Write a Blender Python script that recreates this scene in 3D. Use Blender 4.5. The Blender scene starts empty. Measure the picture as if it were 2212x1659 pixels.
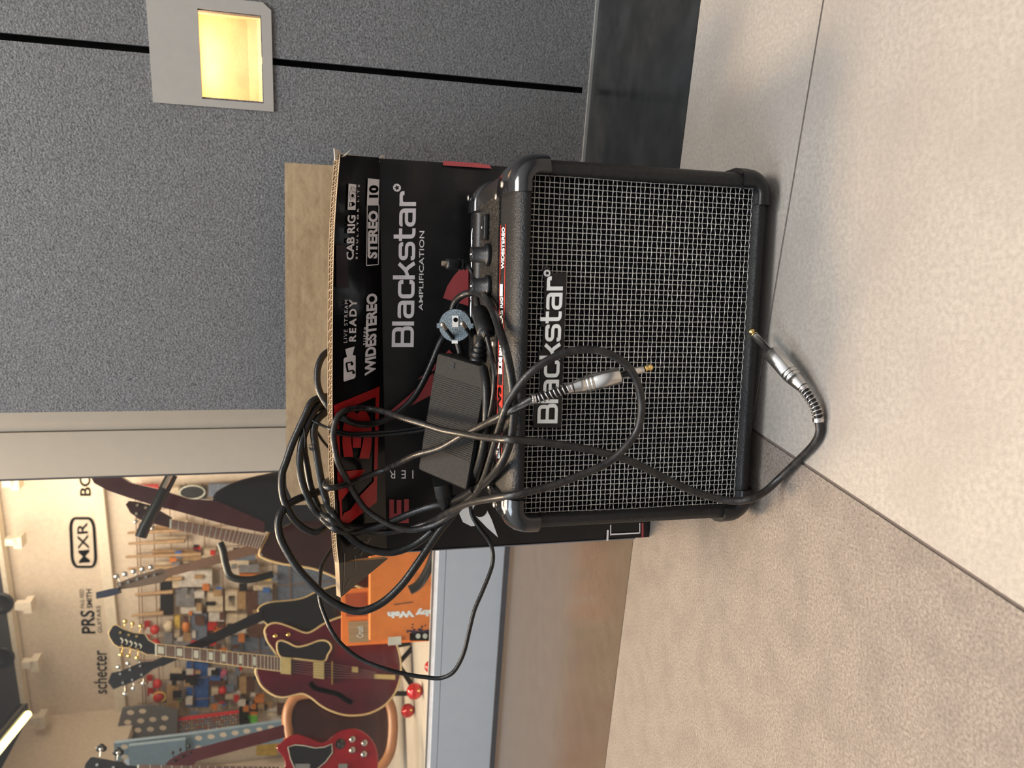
import bpy, math, random
from mathutils import Vector, Matrix
random.seed(7)
S = bpy.context.scene
COL = S.collection
V3 = Vector

# ------------------------------------------------------------------ camera
FPX, PITCH, ROLL, HCAM = 1604.0, 0.240076, -0.0057146, 0.401742
F = V3((0, math.cos(PITCH), -math.sin(PITCH)))
U0 = V3((0, math.sin(PITCH), math.cos(PITCH)))
R0 = V3((1, 0, 0))
R = R0*math.cos(ROLL) + U0*math.sin(ROLL)
U = U0*math.cos(ROLL) - R0*math.sin(ROLL)
O = V3((0, 0, HCAM))
cam_d = bpy.data.cameras.new('camera')
cam = bpy.data.objects.new('camera', cam_d)
COL.objects.link(cam)
cx, cy, cz = -U, R, -F          # the phone was held on its side: image right = down
cam.matrix_world = Matrix(((cx.x, cy.x, cz.x, O.x), (cx.y, cy.y, cz.y, O.y), (cx.z, cy.z, cz.z, O.z), (0, 0, 0, 1)))
cam_d.sensor_fit = 'HORIZONTAL'
cam_d.sensor_width = 36
cam_d.lens = FPX*36/2212
cam_d.clip_start = 0.02
cam_d.dof.use_dof = True
cam_d.dof.focus_distance = 0.80
cam_d.dof.aperture_fstop = 9.0
S.camera = cam

# ------------------------------------------------------------------ light
W = bpy.data.worlds.new('mall_light')
S.world = W
W.use_nodes = True
nt = W.node_tree
bg = nt.nodes['Background']
tc = nt.nodes.new('ShaderNodeTexCoord')
sep = nt.nodes.new('ShaderNodeSeparateXYZ')
nt.links.new(tc.outputs['Generated'], sep.inputs[0])
rmp = nt.nodes.new('ShaderNodeValToRGB')
nt.links.new(sep.outputs['Z'], rmp.inputs[0])
rmp.color_ramp.elements[0].position = 0.12
rmp.color_ramp.elements[0].color = (0.25, 0.235, 0.225, 1)
rmp.color_ramp.elements[1].position = 0.8
rmp.color_ramp.elements[1].color = (1.25, 1.27, 1.3, 1)
nt.links.new(rmp.outputs[0], bg.inputs[0])
bg.inputs[1].default_value = 0.9
S.view_settings.view_transform = 'Standard'
S.view_settings.look = 'None'
S.view_settings.gamma = 1
S.view_settings.exposure = 0.0
S.view_settings.use_curve_mapping = False

def area(name, loc, target, size, power, color, sy=None):
    l = bpy.data.lights.new(name, 'AREA')
    l.energy = power
    l.color = color
    l.shape = 'RECTANGLE'
    l.size = size
    l.size_y = sy or size
    o = bpy.data.objects.new(name, l)
    COL.objects.link(o)
    o.location = loc
    o.rotation_euler = (V3(target)-V3(loc)).to_track_quat('-Z', 'Y').to_euler()
    return o
area('ceiling_panel_light', (0.5, 0.1, 2.9), (0.2, 0.7, 0), 0.9, 66, (1.0, 0.96, 0.90))
area('entrance_daylight', (-1.5, 0.0, 3.4), (0.0, 0.8, 0.1), 1.3, 60, (0.76, 0.88, 1.0))

# ------------------------------------------------------------------ measuring helpers
def ray(x, y): return F + R*((829.5-y)/FPX) - U*((x-1106)/FPX)
def atY(x, y, Y):
    r = ray(x, y); return O + r*(Y/r.y)
def atZ(x, y, Z=0.0):
    r = ray(x, y); return O + r*((Z-HCAM)/r.z)
def onp(x, y, P, n):
    r = ray(x, y); return O + r*((P-O).dot(n)/r.dot(n))
G = 0.300294
GD = V3((-math.cos(G), math.sin(G), 0))      # along the shop front, away to the left
GN = V3((math.sin(G), math.cos(G), 0))       # into the shop
GM = Matrix(((GD.x, GN.x, 0, 0), (GD.y, GN.y, 0, 0), (0, 0, 1, 0), (0, 0, 0, 1)))
def g(d, n, z=0.0): return GD*d + GN*n + V3((0, 0, z))
AA = 0.12373
AC = V3((0.0297, 0.6205, 0))
AU = V3((math.cos(AA), -math.sin(AA), 0))
AN = V3((math.sin(AA), math.cos(AA), 0))
AM = Matrix(((AU.x, AN.x, 0, AC.x), (AU.y, AN.y, 0, AC.y), (0, 0, 1, 0), (0, 0, 0, 1)))
def am(x, y, z): return AC + AU*x + AN*y + V3((0, 0, z))
def A(x, y, ym): return onp(x, y, AC + AN*ym, AN)
def toA(P):
    q = P-AC; return V3((q.dot(AU), q.dot(AN), q.z))

# ------------------------------------------------------------------ materials
MATS = {}
def s2l(c): return tuple(((v/255)/12.92 if v/255 <= .04045 else ((v/255+.055)/1.055)**2.4) for v in c)
def mat(name, col, rough=.5, metal=0.0, var=None, bump=None, spec=.5, coat=0.0, stretch=None, emit=None, alpha=None):
    """col linear rgb; var=(scale, second colour, contrast); bump=(scale, strength)"""
    if name in MATS: return MATS[name]
    m = bpy.data.materials.new(name)
    m.use_nodes = True
    nt = m.node_tree
    b = nt.nodes['Principled BSDF']
    b.inputs['Base Color'].default_value = (*col, 1)
    b.inputs['Roughness'].default_value = rough
    b.inputs['Metallic'].default_value = metal
    b.inputs['Specular IOR Level'].default_value = spec
    b.inputs['Coat Weight'].default_value = coat
    b.inputs['Coat Roughness'].default_value = .05
    tc = nt.nodes.new('ShaderNodeTexCoord')
    mp = nt.nodes.new('ShaderNodeMapping')
    nt.links.new(tc.outputs['Object'], mp.inputs[0])
    if stretch: mp.inputs['Scale'].default_value = stretch
    # every surface gets at least faint procedural variation
    if var is None: var = (35, tuple(min(1, c*1.12+.002) for c in col), .5)
    n = nt.nodes.new('ShaderNodeTexNoise')
    n.inputs['Scale'].default_value = var[0]
    n.inputs['Detail'].default_value = 6
    n.inputs['Roughness'].default_value = .65
    nt.links.new(mp.outputs[0], n.inputs['Vector'])
    r = nt.nodes.new('ShaderNodeValToRGB')
    k = .5*(1-var[2])
    r.color_ramp.elements[0].position = .3+k*.4
    r.color_ramp.elements[1].position = .7-k*.4
    r.color_ramp.elements[0].color = (*col, 1)
    r.color_ramp.elements[1].color = (*var[1], 1)
    nt.links.new(n.outputs['Fac'], r.inputs[0])
    nt.links.new(r.outputs[0], b.inputs['Base Color'])
    if bump:
        n2 = nt.nodes.new('ShaderNodeTexNoise')
        n2.inputs['Scale'].default_value = bump[0]
        n2.inputs['Detail'].default_value = 4
        nt.links.new(mp.outputs[0], n2.inputs['Vector'])
        bp = nt.nodes.new('ShaderNodeBump')
        bp.inputs['Strength'].default_value = bump[1]
        bp.inputs['Distance'].default_value = .002
        nt.links.new(n2.outputs['Fac'], bp.inputs['Height'])
        nt.links.new(bp.outputs[0], b.inputs['Normal'])
    if emit:
        b.inputs['Emission Color'].default_value = (*emit[0], 1)
        b.inputs['Emission Strength'].default_value = emit[1]
    MATS[name] = m
    return m
def layered(m, scale, col, lo, hi, stretch=None, amount=1.0):
    """adds a second larger noise layer over the base colour of m"""
    nt = m.node_tree
    b = nt.nodes['Principled BSDF']
    src = b.inputs['Base Color'].links[0].from_socket
    tc = nt.nodes.new('ShaderNodeTexCoord')
    mp = nt.nodes.new('ShaderNodeMapping')
    nt.links.new(tc.outputs['Object'], mp.inputs[0])
    if stretch: mp.inputs['Scale'].default_value = stretch
    n = nt.nodes.new('ShaderNodeTexNoise')
    n.inputs['Scale'].default_value = scale
    n.inputs['Detail'].default_value = 5
    nt.links.new(mp.outputs[0], n.inputs['Vector'])
    r = nt.nodes.new('ShaderNodeMapRange')
    r.inputs[1].default_value = lo
    r.inputs[2].default_value = hi
    r.inputs[4].default_value = amount
    nt.links.new(n.outputs['Fac'], r.inputs[0])
    mx = nt.nodes.new('ShaderNodeMix')
    mx.data_type = 'RGBA'
    nt.links.new(r.outputs[0], mx.inputs['Factor'])
    nt.links.new(src, mx.inputs[6])
    mx.inputs[7].default_value = (*col, 1)
    nt.links.new(mx.outputs[2], b.inputs['Base Color'])
    return m

M_tileR = layered(mat('light_tile', (.325, .295, .262), .48, var=(260, (.25, .228, .203), .6), bump=(900, .35)), 9, (.24, .212, .19), .45, .72, amount=.8)
M_tileL = layered(mat('brown_tile', (.105, .086, .073), .38, var=(420, (.27, .23, .195), .8), bump=(900, .5)), 30, (.085, .070, .060), .42, .8, amount=.45)
M_stripL = mat('warm_reflection_threshold_tile', (.085, .063, .045), .17, var=(30, (.100, .076, .056), .9), bump=(120, .05))  # dark strip; the shop window's warm reflection is put into this brown colour
M_strip = layered(mat('dark_threshold_tile', (.010, .011, .012), .22, var=(20, (.018, .019, .020), .6), bump=(120, .10), stretch=(1, 1, 1)), 10, (.028, .030, .033), .5, .8, amount=.7)
M_grout = mat('grout', (.09, .07, .06), .9)
M_wall = mat('speckled_dark_panel', (.050, .050, .052), .62, var=(380, (.225, .225, .23), .75), bump=(340, .6))
layered(M_wall, 3, (.12, .118, .115), .45, .8, amount=.5)
M_black = mat('gap_black', (.002, .002, .002), .95, spec=.05)
M_post = mat('beige_painted_metal', (.45, .40, .325), .45, var=(40, (.47, .42, .342), .9))
M_sill = mat('grey_painted_metal', (.36, .40, .44), .42, var=(30, (.38, .42, .46), .9))
M_gasket = mat('rubber_gasket', (.05, .05, .055), .6)
M_plate = mat('lamp_plate_metal', (.35, .33, .30), .4, var=(60, (.37, .35, .318), .9))
M_niche = mat('cream_lamp_recess', (.78, .64, .44), .6, bump=(300, .2))
M_lampglow = mat('lamp_strip', (1, .8, .5), emit=((1.0, .70, .38), 2.4))
M_vinyl = mat('black_textured_vinyl', (.006, .006, .0065), .40, var=(200, (.012, .012, .013), .7), bump=(700, .5), spec=.35)
M_gloss = mat('gloss_black_plastic', (.008, .008, .009), .14, var=(90, (.014, .014, .015), .6), coat=.4)
M_satin = mat('satin_black_plastic', (.007, .0075, .008), .36, var=(150, (.012, .012, .013), .6), bump=(900, .15), spec=.35)
M_dust = layered(mat('dusty_black_panel', (.006, .0055, .005), .5, var=(200, (.014, .012, .010), .8), bump=(600, .3), spec=.25), 520, (.12, .105, .085), .56, .72, amount=.8)
M_cloth = mat('speaker_cloth', (.002, .002, .0025), .95, var=(2500, (.006, .006, .008), .8), spec=.1)
M_wire = mat('silver_grille_wire', (.62, .60, .56), .35, .35)
M_white = mat('white_print', (.84, .86, .85), .45)
M_whitebox = mat('pinkish_white_print', (.84, .79, .80), .5)
M_redbox = mat('dull_red_print', (.36, .055, .06), .4)
M_redflap = mat('red_print', (.40, .014, .014), .3)
M_redlabel = mat('bright_red_print', (.50, .03, .02), .4)
M_box = mat('black_printed_card', (.005, .005, .0055), .32, var=(25, (.009, .009, .010), .6), bump=(55, .25), spec=.35)
M_flap = mat('black_glossy_card', (.004, .004, .0045), .18, var=(30, (.008, .006, .006), .6), bump=(28, .30), spec=.3, coat=.1)
M_kraft = mat('kraft_cardboard', (.36, .262, .155), .8, var=(60, (.30, .215, .125), .8), bump=(45, 1.0), stretch=(1, 1, 1))
layered(M_kraft, 22, (.42, .315, .195), .45, .75, stretch=(.25, 1, 6), amount=.6)
M_kraftd = mat('corrugated_edge', (.40, .29, .18), .85)
M_paper = mat('torn_paper', (.50, .44, .37), .8)
M_tape = mat('clear_tape', (.03, .028, .025), .08, coat=.8)
M_brick = mat('matt_black_plastic', (.005, .005, .005), .55, var=(500, (.010, .010, .010), .8), bump=(1200, .4), spec=.22)
M_cable = mat('black_rubber', (.006, .0065, .007), .34, var=(160, (.014, .014, .014), .7), bump=(400, .15), spec=.35)
M_cablegrey = mat('dusty_rubber', (.008, .008, .009), .34, var=(120, (.026, .023, .020), .6), bump=(400, .15), spec=.42)
M_chrome = mat('brushed_nickel', (.62, .60, .57), .22, 1.0)
M_spring = mat('steel_spring', (.62, .58, .56), .25, 1.0)
M_gold = mat('gold_metal', (.85, .58, .20), .2, 1.0)
M_screw = mat('screw_metal', (.55, .48, .40), .35, 1.0)
M_plugface = mat('speckled_grey_plug', (.035, .055, .07), .5, var=(750, (.20, .26, .30), .9), bump=(900, .5))
M_beige = mat('shop_beige_wall', (.60, .50, .40), .7)
M_cream = mat('cream_plastic', (.66, .58, .46), .5)

# ------------------------------------------------------------------ mesh builder
class MB:
    def __init__(s): s.v, s.f, s.m, s.sm = [], [], [], []
    def add(s, vs, fs, m=0, smooth=False, M=None):
        o = len(s.v)
        s.v += [(M @ V3(v)) if M else V3(v) for v in vs]
        for f in fs:
            s.f.append([o+i for i in f]); s.m.append(m); s.sm.append(smooth)
    def box(s, a, b, m=0, M=None):
        (x0, y0, z0), (x1, y1, z1) = a, b
        vs = [(x0,y0,z0),(x1,y0,z0),(x1,y1,z0),(x0,y1,z0),(x0,y0,z1),(x1,y0,z1),(x1,y1,z1),(x0,y1,z1)]
        s.add(vs, [(0,3,2,1),(4,5,6,7),(0,1,5,4),(1,2,6,5),(2,3,7,6),(3,0,4,7)], m, False, M)
    def bbox(s, a, b, r, m=0, M=None):
        """box with rounded vertical (local z) edges and small chamfer on top/bottom"""
        (x0, y0, z0), (x1, y1, z1) = a, b
        loops = []
        for z, ins in ((z0, r*.4), (z0+r*.4, 0), (z1-r*.4, 0), (z1, r*.4)):
            loops.append([(p[0], p[1], z) for p in rrect2(x0+ins, y0+ins, x1-ins, y1-ins, max(r-ins, r*.3), 4)])
        s.loft(loops, m, True, M, cap=True)
    def loft(s, loops, m=0, smooth=True, M=None, cap=False, closed=True):
        n = len(loops[0]); vs = [p for l in loops for p in l]; fs = []
        for i in range(len(loops)-1):
            for j in range(n if closed else n-1):
                k = (j+1) % n
                fs.append((i*n+j, i*n+k, (i+1)*n+k, (i+1)*n+j))
        s.add(vs, fs, m, smooth, M)
        if cap:
            s.add(loops[0], [tuple(range(n))[::-1]], m, False, M)
            s.add(loops[-1], [tuple(range(n))], m, False, M)
    def tube(s, pts, r, n=10, m=0, cap=True, closed=False, M=None):
        pts = [V3(p) for p in pts]; loops = []
        N = len(pts); up = None
        for i, p in enumerate(pts):
            if closed: t = pts[(i+1) % N]-pts[i-1]
            else: t = pts[min(i+1, N-1)]-pts[max(i-1, 0)]
            if t.length < 1e-9: t = V3((0, 0, 1))
            t.normalize()
            if up is None: up = t.orthogonal().normalized()
            up = (up - t*up.dot(t))
            up = up.normalized() if up.length > 1e-6 else t.orthogonal().normalized()
            w = t.cross(up)
            rr = r[i] if isinstance(r, (list, tuple)) else r
            loops.append([p + (up*math.cos(2*math.pi*k/n) + w*math.sin(2*math.pi*k/n))*rr for k in range(n)])
        if closed: loops.append(loops[0])
        s.loft(loops, m, True, M, cap=cap and not closed)
    def cyl(s, a, b, r, n=16, m=0, M=None): s.tube([a, b], r, n, m, True, False, M)
    def lathe(s, a, b, prof, n=20, m=0):
        """prof = [(t along a->b in metres, radius)]"""
        a, b = V3(a), V3(b); d = (b-a).normalized()
        pts = [a+d*t for t, _ in prof]
        up = d.orthogonal().normalized(); w = d.cross(up)
        loops = [[p+(up*math.cos(2*math.pi*k/n)+w*math.sin(2*math.pi*k/n))*max(q[1], 1e-5) for k in range(n)] for p, q in zip(pts, prof)]
        s.loft(loops, m, True, None, cap=True)
    def prism(s, pts, off, m=0, mside=None, M=None):
        """flat polygon pts (3d) pushed by vector off; front face = pts"""
        n = len(pts); a = [V3(p) for p in pts]; b = [p+V3(off) for p in a]
        s.add(a, [tuple(range(n))], m, False, M)
        s.add(b, [tuple(range(n))[::-1]], m if mside is None else mside, False, M)
        s.add(a+b, [(i, (i+1) % n, n+(i+1) % n, n+i) for i in range(n)], m if mside is None else mside, False, M)
    def sphere(s, c, r, m=0, nu=16, nv=10, sc=(1, 1, 1)):
        c = V3(c); loops = []
        for i in range(nv+1):
            t = math.pi*i/nv
            loops.append([c+V3((r*sc[0]*math.sin(t)*math.cos(2*math.pi*k/nu), r*sc[1]*math.sin(t)*math.sin(2*math.pi*k/nu), r*sc[2]*math.cos(t))) for k in range(nu)])
        s.loft(loops, m, True)
    def build(s, name, mats, parent=None, base=None, **props):
        me = bpy.data.meshes.new(name)
        me.from_pydata([tuple(v) for v in s.v], [], s.f)
        mats = mats if isinstance(mats, (list, tuple)) else [mats]
        for m in mats: me.materials.append(m)
        me.polygons.foreach_set('material_index', s.m)
        me.polygons.foreach_set('use_smooth', s.sm)
        me.update()
        o = bpy.data.objects.new(name, me)
        COL.objects.link(o)
        if base is not None:
            base = V3(base); me.transform(Matrix.Translation(-base)); o.location = base
        if parent:
            o.parent = parent
            o.matrix_parent_inverse = world_of(parent).inverted()
        for k, v in props.items(): o[k] = v
        return o
def world_of(o):
    m = Matrix.LocRotScale(o.location, o.rotation_euler, o.scale)
    if o.parent: m = world_of(o.parent) @ o.matrix_parent_inverse @ m
    return m
def rrect2(x0, y0, x1, y1, r, k=5):
    out = []
    for cx, cy, a0 in ((x1-r, y1-r, 0), (x0+r, y1-r, 90), (x0+r, y0+r, 180), (x1-r, y0+r, 270)):
        for i in range(k+1):
            a = math.radians(a0+90*i/k); out.append((cx+r*math.cos(a), cy+r*math.sin(a)))
    return out
def crom(P, n=8, closed=False):
    P = [V3(p) for p in P]; N = len(P); out = []
    rng = range(N if closed else N-1)
    for i in rng:
        if closed: p0, p1, p2, p3 = P[i-1], P[i], P[(i+1) % N], P[(i+2) % N]
        else: p0, p1, p2, p3 = P[max(i-1, 0)], P[i], P[i+1], P[min(i+2, N-1)]
        for k in range(n):
            t = k/n
            out.append(.5*((2*p1)+(p2-p0)*t+(2*p0-5*p1+4*p2-p3)*t*t+(3*p1-p0-3*p2+p3)*t**3))
    if not closed: out.append(P[-1])
    return out
def thing(name, label, cat, loc, group=None, rz=0):
    o = bpy.data.objects.new(name, None); COL.objects.link(o)
    o.location = loc; o.rotation_euler = (0, 0, rz); o.empty_display_size = .05
    o['label'] = label; o['category'] = cat
    if group: o['group'] = group
    return o
def tag(o, label, cat, group=None, kind=None):
    o['label'] = label; o['category'] = cat
    if group: o['group'] = group
    if kind: o['kind'] = kind
    return o

# text as flat glyph meshes, fitted into four photo-measured corners lying on a plane
def glyphs(body, bold=0.0, spacing=1.0):
    cu = bpy.data.curves.new('t', 'FONT'); cu.body = body; cu.size = 1
    cu.offset = bold; cu.space_character = spacing; cu.resolution_u = 4
    o = bpy.data.objects.new('t', cu); COL.objects.link(o)
    bpy.context.view_layer.update()
    me = bpy.data.meshes.new_from_object(o.evaluated_get(bpy.context.evaluated_depsgraph_get()))
    vs = [v.co.copy() for v in me.vertices]; fs = [tuple(p.vertices) for p in me.polygons]
    bpy.data.objects.remove(o); bpy.data.curves.remove(cu); bpy.data.meshes.remove(me)
    x0 = min(v.x for v in vs); x1 = max(v.x for v in vs); y0 = min(v.y for v in vs); y1 = max(v.y for v in vs)
    return [((v.x-x0)/(x1-x0), (v.y-y0)/(y1-y0)) for v in vs], fs
def fit(mb, gl, c, m=0, lift=V3((0, 0, 0))):
    """c = 3d corners: lower left, lower right, upper left, upper right (of the text)"""
    uv, fs = gl; ll, lr, ul, ur = c
    vs = [(ll*(1-u)+lr*u)*(1-w)+(ul*(1-u)+ur*u)*w+lift for u, w in uv]
    mb.add(vs, fs, m)

def fillet(pts, r, k=5):
    pts = [V3((p[0], p[1], 0)) for p in pts]; out = [pts[0]]
    for i in range(1, len(pts)-1):
        a, b, c = pts[i-1], pts[i], pts[i+1]
        d = min(r, (a-b).length*.5, (c-b).length*.5)
        s, e = b+(a-b).normalized()*d, b+(c-b).normalized()*d
        if abs((a-b).normalized().cross((c-b).normalized()).z) < .05: out.append(b); continue
        for j in range(k+1):
            t = j/k; out.append(s*(1-t)**2+b*2*t*(1-t)+e*t*t)
    out.append(pts[-1])
    return out
def ribbon(pts, w):
    L, Rr = [], []
    for i, p in enumerate(pts):
        t = (pts[min(i+1, len(pts)-1)]-pts[max(i-1, 0)]).normalized()
        n = V3((-t.y, t.x, 0)); L.append(p+n*w/2); Rr.append(p-n*w/2)
    vs = [(p.x, p.y) for p in L+Rr]; n = len(L)
    return vs, [(i, n+i, n+i+1, i+1) for i in range(n-1)]
def rounded_logo():
    w = .150; xh = .76-w/2; A1 = 1-w/2; b = w/2
    # strokes on centre lines; each letter (advance, [polylines], corner radius)
    L = {
     'B': (.80, [[(b, .02), (b, .98)], [(0, b), (.70, b), (.70, .52), (0, .52)], [(0, A1), (.66, A1), (.66, .52), (.5, .52)]]),
     'l': (.27, [[(b, 0), (b, 1)]]),
     'a': (.74, [[(.08, .60), (.08, xh), (.58, xh), (.58, 0)], [(.58, .43), (b, .43), (b, b), (.60, b)]]),
     'c': (.70, [[(.60, .52), (.60, xh), (b, xh), (b, b), (.60, b), (.60, .24)]]),
     'k': (.70, [[(b, 0), (b, 1)], [(.12, .33), (.34, .42), (.58, .74)], [(.26, .42), (.40, .36), (.60, .02)]]),
     's': (.70, [[(.58, .56), (.58, xh), (b, xh), (b, .40), (.60, .40), (.60, b), (b, b), (b, .20)]]),
     't': (.52, [[(.16, 1), (.16, b), (.46, b)], [(0, xh), (.46, xh)]]),
     'r': (.50, [[(b, 0), (b, .76)], [(b, .40), (b, xh), (.46, xh), (.46, .54)]])}
    x = 0; lay = 0; V, Fs = [], []
    for ch in 'Blackstar':
        adv, polys = L[ch]
        for pl in polys:
            vs, fs = ribbon(fillet(pl, .17), w)
            lay += 1; o = len(V); V += [(x+a, c, lay*.00002) for a, c in vs]; Fs += [tuple(o+i for i in f) for f in fs]
        x += adv
    x1 = max(v[0] for v in V)
    return [(v[0]/x1, v[1], v[2]) for v in V], Fs
LOGO = rounded_logo()
def disc(c, e1, e2, r, n=24): return [c+e1*(r*math.cos(2*math.pi*i/n))+e2*(r*math.sin(2*math.pi*i/n)) for i in range(n)]
def star(c, e1, e2, r, n=5):
    out = []
    for i in range(2*n):
        a = math.pi/2+math.pi*i/n; q = r if i % 2 == 0 else r*.42
        out.append(c+e1*(q*math.cos(a))+e2*(q*math.sin(a)))
    return out

# ================================================================== THE SETTING
def gz(x, y, n):
    P = onp(x, y, GN*n, GN); return P.dot(GD), P.z
def structure(o): o['kind'] = 'structure'; return o

mb = MB()
mb.box((-3.5, -3, -.05), (4, 1.62, -.0012), 2, GM)
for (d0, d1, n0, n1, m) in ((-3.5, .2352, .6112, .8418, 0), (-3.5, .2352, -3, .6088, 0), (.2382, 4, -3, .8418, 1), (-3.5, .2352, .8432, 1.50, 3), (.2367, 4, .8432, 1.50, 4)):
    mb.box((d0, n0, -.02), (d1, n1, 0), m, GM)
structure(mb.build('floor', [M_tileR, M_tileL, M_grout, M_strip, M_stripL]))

# dark panelled wall on the right with its black shadow gap and the cut-out of the step light
mb = MB()
WN = 1.196
H0, H1 = .494, .618
for d0, d1, z0, z1 in ((-.058, .411, .003, 3), (-.1085, -.058, .003, H0), (-.1085, -.058, H1, 3), (-.170, -.1178, .003, H0), (-.170, -.1178, H1, 3), (-3.5, -.170, .003, 3)):
    mb.box((d0, WN, z0), (d1, WN+.018, z1), 0, GM)
for z0, z1 in ((.012, H0), (H1, 3)): mb.box((-.12, WN+.010, z0), (-.106, WN+.02, z1), 1, GM)
mb.box((-.1178, WN+.0, .003), (-.1085, WN+.006, .012), 0, GM)
mb.box((-3.5, WN+.075, 0), (.405, WN+.28, 3), 1, GM)
mb.box((-3.5, WN+.004, -.001), (.405, WN+.075, .02), 1, GM)
mb.box((.395, WN+.018, 0), (.411, WN+.29, 3), 0, GM)
structure(mb.build('wall_right', [M_wall, M_black]))
mb = MB()
mb.box((-3.5, WN-.0035, 0), (.411, WN+.002, .0045), 0, GM)
structure(mb.build('trim_1', [mat('grey_silicone', (.22, .22, .21), .5)]))

# shop window: post, sill, gaskets, pane
NW = 1.488
win = bpy.data.objects.new('window_1', None); COL.objects.link(win); win.location = g(1.5, NW, 0); win['kind'] = 'structure'
dA = gz(0, 911.5, NW)[0]; dB = gz(0, 934, NW)[0]; dC = gz(0, 1033.6, NW)[0]; dD = gz(0, 1041, NW)[0]
mb = MB()
mb.box((.30, NW-.008, 0), (dA, NW+.05, 3), 0, GM)
mb.box((dA, NW-.001, 0), (dB-.0015, NW+.05, 3), 0, GM)
mb.box((dB-.0015, NW+.004, 0), (dB, NW+.05, 3), 1, GM)
mb.box((dB, NW-.004, 0), (dC, NW+.05, 3), 0, GM)
mb.build('frame_post', [M_post, M_gasket], win)
zt = gz(937, 1200, NW)[1]; z1 = gz(941, 1200, NW)[1]; z2 = gz(948, 1200, NW)[1]; z3 = gz(963, 1200, NW)[1]
mb = MB()
mb.box((dC, NW, 0), (3.6, NW+.05, z3-.0012), 0, GM)
mb.box((dC, NW+.003, z3-.0012), (3.6, NW+.05, z3), 1, GM)
mb.box((dC, NW, z3), (3.6, NW+.05, z2), 0, GM)
mb.box((dC, NW+.004, z2), (3.6, NW+.05, z1), 2, GM)
mb.box((dC, NW-.006, 0), (3.6, NW+.004, .012), 1, GM)
mb.build('sill_panel', [M_sill, M_gasket, mat('white_bead', (.72, .70, .68), .35)], win)
mb = MB()
mb.box((dC, NW+.003, zt-.003), (dD, NW+.03, 3), 0, GM)
mb.box((dC, NW+.006, z1), (3.6, NW+.03, z1+.0018), 0, GM)
mb.build('gasket', M_gasket, win)
mg = bpy.data.materials.new('window_glass'); mg.use_nodes = True
nt = mg.node_tree; nt.nodes.clear()
out = nt.nodes.new('ShaderNodeOutputMaterial'); mx = nt.nodes.new('ShaderNodeMixShader')
tr = nt.nodes.new('ShaderNodeBsdfTransparent'); gl = nt.nodes.new('ShaderNodeBsdfGlossy')
nz = nt.nodes.new('ShaderNodeTexNoise'); nz.inputs['Scale'].default_value = 3; cr = nt.nodes.new('ShaderNodeMapRange')
cr.inputs[3].default_value = .0; cr.inputs[4].default_value = .03
nt.links.new(nz.outputs['Fac'], cr.inputs[0]); nt.links.new(cr.outputs[0], gl.inputs['Roughness'])
tr.inputs[0].default_value = (.95, .97, .96, 1)
ge = nt.nodes.new('ShaderNodeNewGeometry'); dt = nt.nodes.new('ShaderNodeVectorMath'); dt.operation = 'DOT_PRODUCT'
nt.links.new(ge.outputs['Incoming'], dt.inputs[0]); nt.links.new(ge.outputs['Normal'], dt.inputs[1])
def mth(op, a, b=None):
    m = nt.nodes.new('ShaderNodeMath'); m.operation = op
    for i, v in enumerate((a, b)):
        if v is None: continue
        if isinstance(v, (int, float)): m.inputs[i].default_value = v
        else: nt.links.new(v, m.inputs[i])
    return m.outputs[0]
ca = mth('SUBTRACT', 1.0, mth('ABSOLUTE', dt.outputs['Value']))
fac = mth('ADD', mth('MULTIPLY', mth('POWER', ca, 5.0), .96), .04)
nt.links.new(fac, mx.inputs[0]); nt.links.new(tr.outputs[0], mx.inputs[1]); nt.links.new(gl.outputs[0], mx.inputs[2])
nt.links.new(mx.outputs[0], out.inputs[0])
mb = MB(); mb.box((dC+.002, NW+.014, zt-.004), (3.6, NW+.022, 3), 0, GM)
mb.build('pane', mg, win)

# shop interior shell
NB = 5.4
mb = MB()
mb.box((-.6, NW+.05, -.02), (4.6, NB, 0.0), 0, GM)
mb.box((.3, NW+.055, 0), (4.0, 3.3, .125), 1, GM)
structure(mb.build('floor', [mat('shop_floor', (.30, .26, .22), .4), mat('display_platform', (.46, .40, .34), .55)]))
mb = MB()
dcorner = gz(266, 1530, NB)[0]
zr = gz(245, 1290, NB)[1]; ztop = gz(30, 1340, NB)[1]
mb.box((-.6, NB, 0), (dcorner+.02, NB+.1, ztop), 0, GM)
mb.box((dcorner+.02, NB+.02, 0), (5.1, NB+.1, zr-.1), 0, GM)
mb.box((-.6, NB-.05, zr-.02), (dcorner, NB, zr+.05), 1, GM)
structure(mb.build('wall_back', [M_beige, M_cream]))
mb = MB()
mb.box((dcorner, NB-1.5, zr-.1), (dcorner+.08, NB, ztop), 0, GM)
mb.box((5.0, 1.6, 0), (5.1, NB, ztop), 0, GM)
structure(mb.build('wall_left', [M_beige]))
mb = MB(); mb.box((-.7, NW+.3, 0), (-.6, NB, ztop+.5), 0, GM)
structure(mb.build('wall_side', [M_beige]))
mb = MB()
mb.box((-.6, 1.6, ztop+.35), (5.2, NB+.1, ztop+.45), 0, GM)
structure(mb.build('ceiling', [mat('dark_ceiling', (.05, .045, .045), .7)]))
mb = MB()
mb.box((-.6, NB-.10, ztop-.035), (5.2, NB-.02, ztop-.005), 0, GM)
mb.box((-.6, NB-.10, ztop-.005), (5.2, NB+.1, ztop+.4), 1, GM)
structure(mb.build('trim_2', [M_cream, mat('dark_bulkhead', (.06, .055, .055), .7)]))

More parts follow.
